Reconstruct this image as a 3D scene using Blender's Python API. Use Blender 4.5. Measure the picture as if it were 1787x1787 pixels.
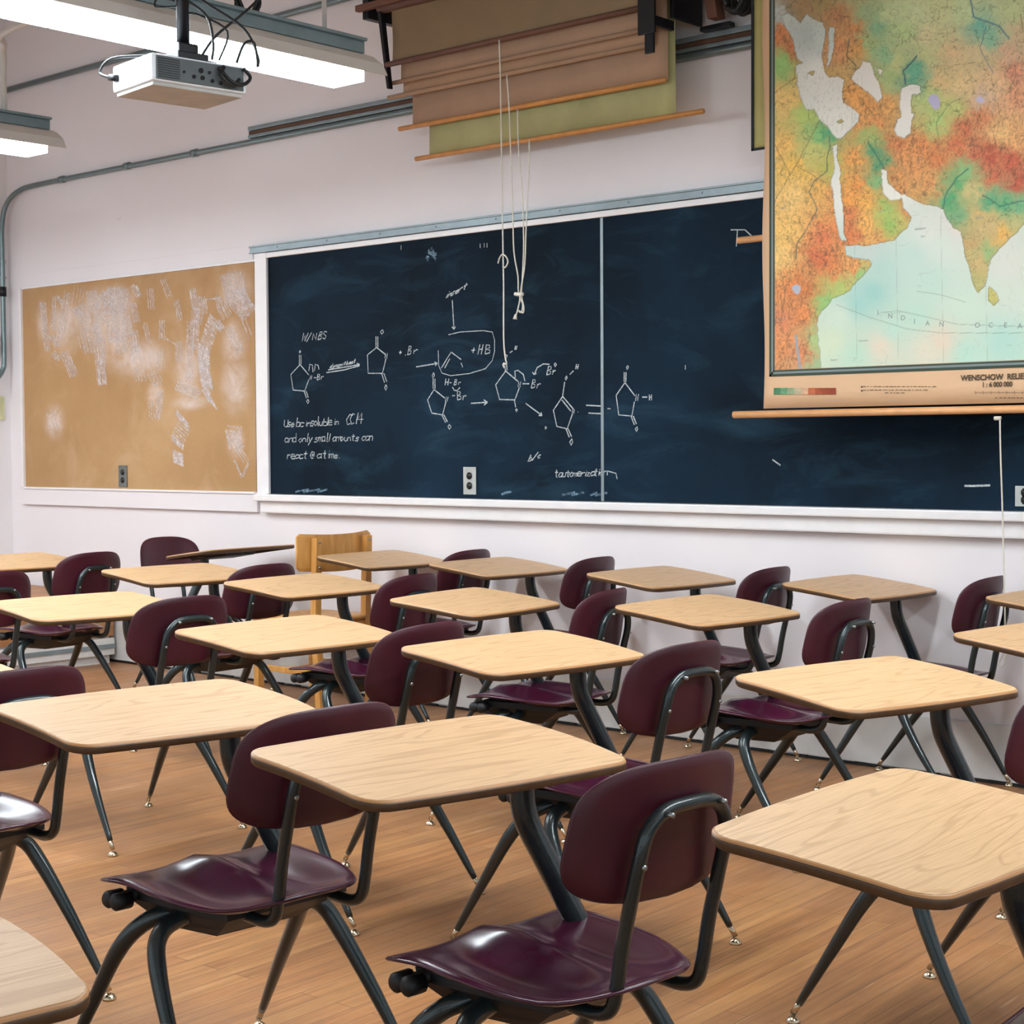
import bpy, bmesh, math, random
import numpy as np
from mathutils import Vector, Matrix
random.seed(7)
S = bpy.context.scene
for o in list(bpy.data.objects): bpy.data.objects.remove(o)
COL = S.collection

# ------------------------------------------------------------------ camera
FPX, HC, IMG = 2898.24, 1.28343, 1787.0
FW = np.array([-0.66251367, 0.74795181, -0.04054291])
RT = np.array([0.74871749, 0.66286114, -0.00610179])
UP = np.array([-0.02231047, 0.0343977, 0.99915917])
cd = bpy.data.cameras.new('camera'); cam = bpy.data.objects.new('camera', cd); COL.objects.link(cam)
cd.sensor_width = 36; cd.sensor_fit = 'HORIZONTAL'; cd.lens = FPX * 36 / IMG; cd.clip_start = .05; cd.clip_end = 100
M4 = Matrix.Identity(4)
for i in range(3):
    M4[i][0] = RT[i]; M4[i][1] = UP[i]; M4[i][2] = -FW[i]
M4[0][3], M4[1][3], M4[2][3] = 0, 0, HC
cam.matrix_world = M4
S.camera = cam

# ------------------------------------------------------------------ light, exposure
S.view_settings.view_transform = 'Standard'; S.view_settings.look = 'None'
S.view_settings.exposure = -0.06; S.view_settings.gamma = 1; S.view_settings.use_curve_mapping = False
W = bpy.data.worlds.new('world'); S.world = W; W.use_nodes = True
AMBIENT = 1.15
TUBE = 40.0
W.node_tree.nodes['Background'].inputs[0].default_value = (.83, .945, 1.0, 1)
W.node_tree.nodes['Background'].inputs[1].default_value = AMBIENT

YW = 5.841          # the wall with the boards
XL = -9.45          # the wall at the left

def proj(P):
    P = np.atleast_2d(np.asarray(P, float)) - np.array([0, 0, HC]); d = P @ FW
    return np.stack([893.5 + FPX * (P @ RT) / d, 893.5 - FPX * (P @ UP) / d], 1)
def at(px, py, Y=YW):
    """point of the plane y = Y seen at pixel px, py"""
    d = FW * FPX + RT * (px - 893.5) - UP * (py - 893.5); t = Y / d[1]
    return Vector((d[0] * t, Y, d[2] * t + HC))

# ------------------------------------------------------------------ materials
def lin(c):
    if isinstance(c, str): c = [int(c[i:i + 2], 16) / 255 for i in (0, 2, 4)]
    return tuple((x / 12.92 if x <= .04045 else ((x + .055) / 1.055) ** 2.4) for x in c)
class NT:
    def __init__(s, name):
        s.m = bpy.data.materials.new(name); s.m.use_nodes = True; s.t = s.m.node_tree; s.n = s.t.nodes; s.l = s.t.links
        s.b = s.n['Principled BSDF']
    def new(s, t, **k):
        n = s.n.new(t)
        for a, v in k.items():
            if a.startswith('i_'):
                key = a[2:].replace('_', ' '); n.inputs[key].default_value = v
            else: setattr(n, a, v)
        return n
    def link(s, a, b): s.l.new(a, b)
    def coord(s, scale=(1, 1, 1), rot=(0, 0, 0), kind='Object', rnd=False):
        tc = s.new('ShaderNodeTexCoord'); mp = s.new('ShaderNodeMapping')
        mp.inputs['Scale'].default_value = scale; mp.inputs['Rotation'].default_value = rot
        s.link(tc.outputs[kind], mp.inputs['Vector'])
        if rnd:
            oi = s.new('ShaderNodeObjectInfo'); ml = s.new('ShaderNodeMath', operation='MULTIPLY'); ml.inputs[1].default_value = 37.
            s.link(oi.outputs['Random'], ml.inputs[0]); s.link(ml.outputs[0], mp.inputs['Location'])
        return mp.outputs['Vector']
    def noise(s, vec, scale, detail=4, rough=.5, dist=0):
        n = s.new('ShaderNodeTexNoise'); n.inputs['Scale'].default_value = scale; n.inputs['Detail'].default_value = detail
        n.inputs['Roughness'].default_value = rough; n.inputs['Distortion'].default_value = dist
        s.link(vec, n.inputs['Vector']); return n.outputs['Fac']
    def ramp(s, fac, stops):
        r = s.new('ShaderNodeValToRGB'); e = r.color_ramp.elements
        while len(e) < len(stops): e.new(.5)
        for q, (p, c) in zip(e, stops):
            q.position = p; q.color = (*c, 1) if len(c) == 3 else c
        s.link(fac, r.inputs['Fac']); return r.outputs['Color']
    def mix(s, fac, a, b, mode='MIX'):
        m = s.new('ShaderNodeMix', data_type='RGBA', blend_type=mode)
        for sock, v in ((m.inputs[0], fac), (m.inputs[6], a), (m.inputs[7], b)):
            if isinstance(v, (int, float)): sock.default_value = v
            elif isinstance(v, tuple): sock.default_value = (*v, 1)
            else: s.link(v, sock)
        return m.outputs[2]
    def bump(s, h, strength=.2, dist=.01):
        b = s.new('ShaderNodeBump'); b.inputs['Strength'].default_value = strength; b.inputs['Distance'].default_value = dist
        s.link(h, b.inputs['Height']); s.link(b.outputs['Normal'], s.b.inputs['Normal'])
    def col(s, c):
        if isinstance(c, tuple): s.b.inputs['Base Color'].default_value = (*c, 1)
        else: s.link(c, s.b.inputs['Base Color'])
def simple(name, c, rough=.5, metal=0, var=.12, scale=12, coat=0, spec=.5, bump=0):
    t = NT(name); c = lin(c)
    f = t.noise(t.coord(), scale, 4)
    t.col(t.ramp(f, [(.3, tuple(x * (1 - var) for x in c)), (.7, tuple(min(1, x * (1 + var)) for x in c))]))
    t.b.inputs['Roughness'].default_value = rough; t.b.inputs['Metallic'].default_value = metal
    t.b.inputs['Coat Weight'].default_value = coat; t.b.inputs['Coat Roughness'].default_value = .08
    t.b.inputs['Specular IOR Level'].default_value = spec
    if bump: t.bump(t.noise(t.coord(), 400, 2), bump, .002)
    return t.m
M = {}
def wallmat(name, c):
    t = NT(name); c = lin(c); v = t.coord()
    a = t.ramp(t.noise(v, .9, 5, .6), [(.3, tuple(x * .95 for x in c)), (.7, c)])
    spots = t.ramp(t.noise(v, 9, 3, .7), [(.72, (0, 0, 0)), (.8, (1, 1, 1))])
    t.col(t.mix(spots, a, tuple(x * .86 for x in c)))
    t.b.inputs['Roughness'].default_value = .6
    t.bump(t.noise(v, 60, 4), .12, .004); return t.m
M['wall'] = wallmat('wall_paint', (.90, .875, .885))
M['wall_l'] = wallmat('wall_paint_side', (.90, .88, .885))
M['trim'] = simple('trim_white', (.90, .885, .89), .35, var=.03)
M['base'] = simple('baseboard_paint', (.84, .83, .82), .5, var=.05)
M['ceil'] = simple('ceiling_paint', (.86, .85, .84), .9, var=.03)
M['frame_metal'] = simple('hammered_teal_paint', (.125, .17, .18), .3, .3, var=.35, scale=500, coat=.5, bump=.25)
M['black'] = simple('black_rubber', (.06, .065, .08), .55)
M['blackmetal'] = simple('black_metal', (.07, .075, .10), .4, .3)
M['chrome'] = simple('chrome', (.80, .74, .64), .22, 1.0, var=.05)
M['rivet'] = simple('rivet_steel', (.6, .62, .62), .35, .9)
M['alu'] = simple('map_rail_metal', (.52, .57, .59), .4, .35, var=.08)
M['alu2'] = simple('conduit_metal', (.44, .50, .51), .35, .5, var=.08)
M['steel_blue'] = simple('fixture_housing_paint', (.50, .57, .60), .4, .2)
M['brownstrip'] = simple('cork_strip', (.36, .25, .19), .8)
M['refl'] = simple('fixture_reflector', (.82, .80, .78), .5, var=.03)
M['white_pl'] = simple('white_plastic', (.90, .92, .95), .35, var=.02)
M['dark_pl'] = simple('dark_grey_plastic', (.30, .33, .34), .5)
M['grey_pl'] = simple('light_grey_plastic', (.70, .70, .69), .5)
M['beige'] = simple('beige_plastic', (.80, .79, .62), .5)
M['bluebox'] = simple('grey_switch_box', (.30, .36, .40), .45, .2)
M['plate'] = simple('steel_outlet_plate', (.72, .74, .73), .35, .5)
M['plate_b'] = simple('brown_outlet_plate', (.42, .43, .42), .5, .3)
M['socket'] = simple('socket_dark', (.05, .05, .06), .5)
M['cord'] = simple('white_cord', (.83, .81, .76), .8, var=.08, scale=90)
M['cable'] = simple('black_cable', (.07, .08, .09), .5)
M['orod'] = simple('orange_wood_rod', (.80, .55, .30), .45, var=.1, scale=20)
M['brod'] = simple('map_wood_rod', (.84, .62, .42), .4, var=.06, scale=20)
M['dwood'] = simple('dark_wood_strip', (.40, .26, .20), .6)
def maroon():
    t = NT('maroon_plastic'); v = t.coord(rnd=True)
    t.col(t.ramp(t.noise(v, 6, 3), [(.3, lin('380e22')), (.7, lin('46152e'))]))
    t.b.inputs['Roughness'].default_value = .2; t.b.inputs['Specular IOR Level'].default_value = .5
    return t.m
def maroonback():
    t = NT('maroon_backrest_plastic'); v = t.coord(rnd=True)
    t.col(t.ramp(t.noise(v, 6, 3), [(.3, lin('380b1a')), (.7, lin('470f22'))]))
    t.b.inputs['Roughness'].default_value = .42; t.bump(t.noise(v, 900, 2), .15, .001)
    return t.m
M['seat'] = maroon(); M['back'] = maroonback()
def laminate():
    t = NT('oak_laminate'); v = t.coord(rnd=True, scale=(1, 1, 1))
    mp = t.new('ShaderNodeMapping'); mp.inputs['Scale'].default_value = (1.0, 9, 1); t.link(v, mp.inputs['Vector'])
    big = t.noise(mp.outputs['Vector'], 1.5, 2, .45, .5)
    wv = t.new('ShaderNodeMath', operation='MULTIPLY'); wv.inputs[1].default_value = 60; t.link(big, wv.inputs[0])
    sn = t.new('ShaderNodeMath', operation='SINE'); t.link(wv.outputs[0], sn.inputs[0])
    mp2 = t.new('ShaderNodeMapping'); mp2.inputs['Scale'].default_value = (6, 160, 6); t.link(v, mp2.inputs['Vector'])
    fine = t.noise(mp2.outputs['Vector'], 2, 4, .6)
    base = t.ramp(fine, [(.3, lin('b9946d')), (.65, lin('cba67e'))])
    veins = t.ramp(sn.outputs[0], [(.55, (0, 0, 0)), (1.0, (.42, .42, .42))])
    t.col(t.mix(veins, base, lin('9a744e')))
    t.b.inputs['Roughness'].default_value = .42; t.b.inputs['Specular IOR Level'].default_value = .35
    return t.m
M['lam'] = laminate()
M['edge'] = simple('brown_edge_band', (.31, .215, .13), .45, var=.15, scale=60)
M['edgel'] = simple('tan_edge_line', (.72, .52, .33), .4, var=.05)
def woodchair():
    t = NT('honey_oak_wood'); v = t.coord(scale=(8, 8, 1.2))
    t.col(t.ramp(t.noise(v, 3, 5, .6, .6), [(.3, lin('b07838')), (.7, lin('d09a55'))])); t.b.inputs['Roughness'].default_value = .38; return t.m
M['oak'] = woodchair()
def boxwood():
    t = NT('orange_brown_wood'); v = t.coord(scale=(6, 1, 8))
    t.col(t.ramp(t.noise(v, 2, 5, .6, .5), [(.3, lin('8a5a35')), (.7, lin('ad7a4c'))])); t.b.inputs['Roughness'].default_value = .5; return t.m
M['boxw'] = boxwood()
def floor():
    t = NT('wood_floor'); v = t.coord(rot=(0, 0, math.radians(87)))
    br = t.new('ShaderNodeTexBrick'); br.offset = .37; br.inputs['Scale'].default_value = 1
    br.inputs['Brick Width'].default_value = 1.35; br.inputs['Row Height'].default_value = .057; br.inputs['Mortar Size'].default_value = .0011
    br.inputs['Mortar Smooth'].default_value = .3
    br.inputs['Color1'].default_value = (0, 0, 0, 1); br.inputs['Color2'].default_value = (1, 1, 1, 1); br.inputs['Mortar'].default_value = (.5, .5, .5, 1)
    t.link(v, br.inputs['Vector'])
    plank = t.ramp(br.outputs['Color'], [(0, lin('8a6240')), (.5, lin('a37044')), (1, lin('b48754'))])
    mp = t.new('ShaderNodeMapping'); mp.inputs['Scale'].default_value = (1.2, 22, 1); t.link(v, mp.inputs['Vector'])
    g = t.noise(mp.outputs['Vector'], 2.2, 6, .65, .4)
    c = t.mix(.62, plank, t.ramp(g, [(.25, lin('6c472c')), (.5, lin('a06a3e')), (.78, lin('c09162'))]))
    wear = t.ramp(t.noise(v, 1.7, 5, .6), [(.40, (0, 0, 0)), (.68, (.55, .55, .55))])
    c = t.mix(wear, c, lin('7c5a40'))
    mp2 = t.new('ShaderNodeMapping'); mp2.inputs['Scale'].default_value = (1.2, 26, 1); mp2.inputs['Rotation'].default_value = (0, 0, .05); t.link(v, mp2.inputs['Vector'])
    sc = t.ramp(t.noise(mp2.outputs['Vector'], 1.3, 3, .7), [(.64, (0, 0, 0)), (.72, (.6, .6, .6))])
    c = t.mix(sc, c, lin('c9a884'))
    stain = t.ramp(t.noise(v, 5.5, 4, .6, .3), [(.66, (0, 0, 0)), (.8, (.3, .3, .3))])
    c = t.mix(stain, c, lin('6c4a35'))
    c = t.mix(br.outputs['Fac'], c, lin('5d3f28'))
    t.col(c)
    rr = t.ramp(t.noise(v, 3, 4), [(.3, (.34,) * 3), (.7, (.5,) * 3)])
    t.link(rr, t.b.inputs['Roughness']); t.b.inputs['Specular IOR Level'].default_value = .4
    t.bump(g, .08, .002); return t.m
M['floor'] = floor()
def board():
    t = NT('chalkboard_slate'); v = t.coord()
    a = t.ramp(t.noise(v, 1.3, 5, .6, .6), [(.35, lin('081520')), (.75, lin('12283a'))])
    mp = t.new('ShaderNodeMapping'); mp.inputs['Scale'].default_value = (1, 1, 3.2); mp.inputs['Rotation'].default_value = (0, .5, 0); t.link(v, mp.inputs['Vector'])
    sm = t.ramp(t.noise(mp.outputs['Vector'], 2.0, 6, .65, 1.0), [(.52, (0, 0, 0)), (.85, (.3, .3, .3))])
    t.col(t.mix(sm, a, lin('3a6076')))
    t.b.inputs['Roughness'].default_value = .7; t.b.inputs['Specular IOR Level'].default_value = .1; return t.m
M['board'] = board()
def cork(spots):
    t = NT('cork_board'); v = t.coord()
    a = t.ramp(t.noise(v, 1.2, 4, .6), [(.3, lin('a98055')), (.7, lin('bd9668'))])
    f = t.ramp(t.noise(v, 160, 3, .7), [(.35, (.82, .82, .82)), (.65, (1, 1, 1))])
    c = t.mix(1.0, a, f, 'MULTIPLY')
    sm = t.ramp(t.noise(v, 3.0, 6, .6, .8), [(.5, (0, 0, 0)), (.8, (.35, .35, .35))])
    c = t.mix(sm, c, lin('d0b698'))
    nz1 = t.noise(v, 7, 5, .7, .6); tot = None
    for (cx_, cz_, rx_, rz_) in spots:
        mp = t.new('ShaderNodeMapping', vector_type='POINT'); mp.inputs['Location'].default_value = (-cx_ / rx_, 0, -cz_ / rz_); mp.inputs['Scale'].default_value = (1 / rx_, .01, 1 / rz_); t.link(v, mp.inputs['Vector'])
        ln_ = t.new('ShaderNodeVectorMath', operation='LENGTH'); t.link(mp.outputs[0], ln_.inputs[0])
        mr = t.new('ShaderNodeMapRange', interpolation_type='SMOOTHSTEP'); mr.inputs['From Min'].default_value = 1.25; mr.inputs['From Max'].default_value = .2; t.link(ln_.outputs['Value'], mr.inputs['Value'])
        if tot is None: tot = mr.outputs[0]
        else:
            a_ = t.new('ShaderNodeMath', operation='MAXIMUM'); t.link(tot, a_.inputs[0]); t.link(mr.outputs[0], a_.inputs[1]); tot = a_.outputs[0]
    m_ = t.new('ShaderNodeMath', operation='MULTIPLY'); t.link(tot, m_.inputs[0]); t.link(t.ramp(nz1, [(.3, (.12,) * 3), (.7, (.85,) * 3)]), m_.inputs[1])
    t.col(t.mix(m_.outputs[0], c, lin('d9cac4')))
    t.b.inputs['Roughness'].default_value = .9; return t.m
def chalk(name, c, lo, hi, scale=90):
    t = NT(name); t.col(lin(c)); t.b.inputs['Roughness'].default_value = 1
    v = t.coord(); f = t.noise(v, scale, 3, .7)
    mr = t.new('ShaderNodeMapRange'); mr.inputs['From Min'].default_value = .35; mr.inputs['From Max'].default_value = .62
    mr.inputs['To Min'].default_value = lo; mr.inputs['To Max'].default_value = hi
    t.link(f, mr.inputs['Value']); t.link(mr.outputs[0], t.b.inputs['Alpha']); return t.m
M['chalk'] = chalk('white_chalk', 'c9d0d2', .45, .95)
M['chalk_c'] = chalk('white_chalk_on_cork', 'e0d4d2', .22, .72, 45)
M['smudge'] = chalk('pale_blue_smear', '8fb0c6', .05, .5, 40)
def cloth(name, c, dark=.8):
    t = NT(name); v = t.coord(); c = lin(c)
    a = t.ramp(t.noise(v, 2.4, 5, .65, .5), [(.3, tuple(x * dark for x in c)), (.7, c)])
    t.col(a); t.b.inputs['Roughness'].default_value = .75; t.bump(t.noise(v, 300, 2), .1, .001); return t.m
M['clothA'] = cloth('olive_brown_map_back', '8a7355'); M['clothB'] = cloth('pink_tan_map_back', 'b28f72')
M['clothC'] = cloth('tan_map_back', 'ab8a70'); M['clothD'] = cloth('green_map_back', 'b3b07c', .72)
M['clothY'] = cloth('yellow_green_map', 'b8b070'); M['clothT'] = cloth('tan_map_cloth', 'd6b08c', .92)
M['blk'] = simple('black_print', (.10, .11, .12), .8, var=0)
M['grn'] = simple('dark_green_print', (.20, .26, .22), .8, var=0)
M['wht'] = simple('white_print', (.86, .85, .80), .8, var=0)
M['brownprint'] = simple('brown_print', (.30, .24, .18), .8, var=0)
M['greyprint'] = simple('grey_print', (.48, .52, .52), .8, var=0)
def tube_light():
    t = NT('fluorescent_tube'); t.col((.9, .9, .9)); t.b.inputs['Emission Color'].default_value = (.86, .95, 1, 1); t.b.inputs['Emission Strength'].default_value = TUBE; return t.m
M['tube'] = tube_light()

# ------------------------------------------------------------------ mesh helpers
class MB:
    lift = 0
    def __init__(s): s.v = []; s.f = []; s.sm = []; s.mi = []
    def add(s, V, F, smooth=False, mi=0):
        b = len(s.v); s.v += [tuple(map(float, p)) for p in V]; s.f += [tuple(i + b for i in f) for f in F]
        s.sm += [smooth] * len(F); s.mi += [mi] * len(F); return s
    def box(s, x0, x1, y0, y1, z0, z1, bv=0, mi=0):
        if bv <= 0:
            V = [(x, y, z) for x in (x0, x1) for y in (y0, y1) for z in (z0, z1)]
            return s.add(V, [(0, 1, 3, 2), (4, 6, 7, 5), (0, 4, 5, 1), (2, 3, 7, 6), (0, 2, 6, 4), (1, 5, 7, 3)], False, mi)
        bm = bmesh.new(); bmesh.ops.create_cube(bm, size=1)
        for v in bm.verts: v.co = Vector(((x0 + x1) / 2 + v.co.x * (x1 - x0), (y0 + y1) / 2 + v.co.y * (y1 - y0), (z0 + z1) / 2 + v.co.z * (z1 - z0)))
        bmesh.ops.bevel(bm, geom=bm.edges[:], offset=bv, segments=2, profile=.6, affect='EDGES')
        bm.verts.index_update(); V = [v.co[:] for v in bm.verts]; F = [tuple(v.index for v in f.verts) for f in bm.faces]; bm.free()
        return s.add(V, F, False, mi)
    def tube(s, path, r, n=10, sub=5, caps=True, smooth=True, mi=0):
        P = [Vector(p) for p in path]; R = list(r) if isinstance(r, (list, tuple)) else [r] * len(P)
        if sub > 1 and len(P) > 2:
            Q = []; RR = []
            for i in range(len(P) - 1):
                p0 = P[max(i - 1, 0)]; p1 = P[i]; p2 = P[i + 1]; p3 = P[min(i + 2, len(P) - 1)]
                for k in range(sub):
                    t = k / sub
                    Q.append(.5 * ((2 * p1) + (p2 - p0) * t + (2 * p0 - 5 * p1 + 4 * p2 - p3) * t * t + (3 * p1 - p0 - 3 * p2 + p3) * t ** 3)); RR.append(R[i] * (1 - t) + R[i + 1] * t)
            Q.append(P[-1]); RR.append(R[-1]); P, R = Q, RR
        V = []; F = []; nrm = None
        for i, p in enumerate(P):
            d = (P[min(i + 1, len(P) - 1)] - P[max(i - 1, 0)]).normalized()
            if nrm is None: nrm = d.orthogonal().normalized()
            nrm = (nrm - d * nrm.dot(d)).normalized(); b = d.cross(nrm)
            for k in range(n):
                a = 2 * math.pi * k / n; V.append(p + (nrm * math.cos(a) + b * math.sin(a)) * R[i])
        for i in range(len(P) - 1):
            for k in range(n): F.append((i * n + k, i * n + (k + 1) % n, (i + 1) * n + (k + 1) % n, (i + 1) * n + k))
        if caps: F += [tuple(range(n))[::-1], tuple((len(P) - 1) * n + k for k in range(n))]
        return s.add(V, F, smooth, mi)
    def rings(s, rings, smooth=False, cap0=True, cap1=True, mi=0):
        n = len(rings[0]); V = [p for r in rings for p in r]; F = []
        for i in range(len(rings) - 1):
            for k in range(n): F.append((i * n + k, i * n + (k + 1) % n, (i + 1) * n + (k + 1) % n, (i + 1) * n + k))
        if cap0: F.append(tuple(range(n))[::-1])
        if cap1: F.append(tuple((len(rings) - 1) * n + k for k in range(n)))
        return s.add(V, F, smooth, mi)
    def ribbon(s, pts, w, y=None, mi=0):
        MB.lift = (MB.lift + 1) % 160; P = [Vector(p) + Vector((0, -MB.lift * 6e-6, 0)) for p in pts]; V = []
        for i, p in enumerate(P):
            d = P[min(i + 1, len(P) - 1)] - P[max(i - 1, 0)]
            if d.length < 1e-6: d = Vector((1, 0, 0))
            n = Vector((-d.z, 0, d.x)).normalized() * w / 2; V += [p + n, p - n]
        F = [(2 * i, 2 * i + 2, 2 * i + 3, 2 * i + 1) for i in range(len(P) - 1)]
        return s.add(V, F, False, mi)
    def build(s, name, mats, parent=None, recalc=True):
        me = bpy.data.meshes.new(name); me.from_pydata(s.v, [], s.f); 
        mats = mats if isinstance(mats, list) else [mats]
        for m in mats: me.materials.append(M[m] if isinstance(m, str) else m)
        me.polygons.foreach_set('use_smooth', s.sm); me.polygons.foreach_set('material_index', s.mi)
        if recalc:
            bm = bmesh.new(); bm.from_mesh(me); bmesh.ops.recalc_face_normals(bm, faces=bm.faces[:]); bm.to_mesh(me); bm.free()
        me.update(); o = bpy.data.objects.new(name, me); COL.objects.link(o)
        if parent: o.parent = parent
        return o
def tag(o, label, cat, group=None):
    o['label'] = label; o['category'] = cat
    if group: o['group'] = group
    return o
def thing(name, label, cat, loc=(0, 0, 0), rz=0, group=None):
    o = bpy.data.objects.new(name, None); COL.objects.link(o); o.location = loc; o.rotation_euler = (0, 0, rz); o.empty_display_size = .1
    return tag(o, label, cat, group)
def struct(o): o['kind'] = 'structure'; return o
def kids(o): return [c for c in bpy.data.objects if c.parent == o]
def rel(mb, loc):
    """shift a builder made in world coordinates so it can hang under an empty at loc"""
    mb.v = [(a - loc[0], b - loc[1], c - loc[2]) for a, b, c in mb.v]; return mb

# ------------------------------------------------------------------ room shell
XR = 3.6; YB = -4.5; ZC = 4.05
struct(MB().box(XL - .2, XR, YB, YW + .2, -.1, 0).build('floor', 'floor'))
struct(MB().box(XL - .2, XR, YW, YW + .15, -.05, ZC).build('wall_front', 'wall'))
struct(MB().box(XL - .15, XL, YB, YW, -.05, ZC).build('wall_left', 'wall_l'))
struct(MB().box(XL - .2, XR, YB, YW + .2, ZC, ZC + .1).build('ceiling', 'ceil'))
bb = MB()
bb.box(XL, XR, YW - .014, YW, .012, .225, .004)
struct(bb.build('baseboard_front', 'base'))
# black blocks put in as the shade of the broken gap under the baseboard
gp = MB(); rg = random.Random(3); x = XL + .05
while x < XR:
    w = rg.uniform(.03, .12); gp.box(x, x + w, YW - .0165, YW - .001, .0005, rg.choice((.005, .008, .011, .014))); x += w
struct(gp.build('gap_shade', 'black'))
# thin line on the left wall
struct(MB().box(XL, XL + .012, YB, YW - .12, 1.165, 1.185, .003).build('trim_2', 'trim'))
# board surround: bottom band below the corkboard, white stiles and head strip
t3 = MB(); t3.box(-9.30, -7.0, YW - .022, YW, .925, 1.03, .003); t3.box(-9.34, -9.296, YW - .0075, YW, 1.032, 2.288, .002)
t3.box(-9.34, -7.03, YW - .006, YW, 2.29, 2.37, .002)
struct(t3.build('trim_3', 'wall'))

# ------------------------------------------------------------------ corkboard
cx0, cx1, cz0, cz1 = -9.272, -7.015, 1.036, 2.278
_sp = []
for (u_, v_, a_, b_) in [(600, 470, 150, 180), (720, 560, 140, 260), (1180, 820, 90, 200), (1480, 300, 110, 130), (1200, 1010, 130, 50), (1470, 640, 90, 160), (350, 1130, 70, 120), (880, 740, 200, 130), (1480, 900, 100, 200), (420, 520, 120, 180), (740, 380, 130, 110), (980, 960, 60, 90), (1480, 1260, 60, 110), (270, 500, 40, 130)]:
    p0 = at(u_ / 3.575, 420 + v_ / 3.575); p1 = at((u_ + a_) / 3.575, 420 + v_ / 3.575); p2 = at(u_ / 3.575, 420 + (v_ + b_) / 3.575)
    _sp.append((p0.x - cx0, p0.z - cz0, p1.x - p0.x, p0.z - p2.z))
M['cork'] = cork(_sp)
ck = thing('corkboard', 'large tan corkboard covered with white chalk scribbles left of the chalkboard', 'board', (cx0, YW, cz0))
rel(MB().box(cx0, cx1, YW - .012, YW - .0005, cz0, cz1), (cx0, YW, cz0)).build('cork_panel', 'cork', ck)
fr = MB()
fr.box(cx0 - .022, cx0, YW - .028, YW, cz0 - .0, cz1 + .012, .003); fr.box(cx0 - .022, cx1 + .02, YW - .02, YW - .0105, cz1, cz1 + .012, .002)
fr.box(cx0, cx1, YW - .03, YW, cz0 - .012, cz0, .002)
rel(fr, (cx0, YW, cz0)).build('frame', 'trim', ck)
cm = MB(); rc = random.Random(11); YC = YW - .0132
def cpt(u, v, y=YC): return at(u / 3.575, 420 + v / 3.575, y)
def flushc():
    global cm
    if cm.v: rel(cm, (cx0, YW, cz0)).build('chalk_mark', 'chalk_c', ck, recalc=False)
    cm = MB()
def hatch(u1, v1, u2, v2, w, n, wid=.0075, jit=6, mb=None):
    mb = cm
    d = Vector((u2 - u1, v2 - v1)); L = d.length; d /= L; nn = Vector((-d.y, d.x))
    for k in range(n):
        o = (k / (max(n - 1, 1)) - .5) * w + rc.uniform(-jit, jit) * .3
        a = rc.uniform(-jit, jit); b = L + rc.uniform(-jit, jit)
        pts = []
        for q in range(5):
            tt = a + (b - a) * q / 4; p = Vector((u1, v1)) + d * tt + nn * (o + rc.uniform(-2, 2)); pts.append(cpt(p.x, p.y))
        mb.ribbon(pts, wid)
    flushc()
def band(path, w, n, ang=-35, wid=.009):
    for k in range(n):
        t = k / n * (len(path) - 1); i = int(t); t -= i; p = Vector(path[i]) * (1 - t) + Vector(path[i + 1]) * t
        a = math.radians(ang + rc.uniform(-6, 6)); d = Vector((math.cos(a), math.sin(a))) * w / 2
        cm.ribbon([cpt(*(p - d)), cpt(*p), cpt(*(p + d))], wid)
    flushc()
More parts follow.
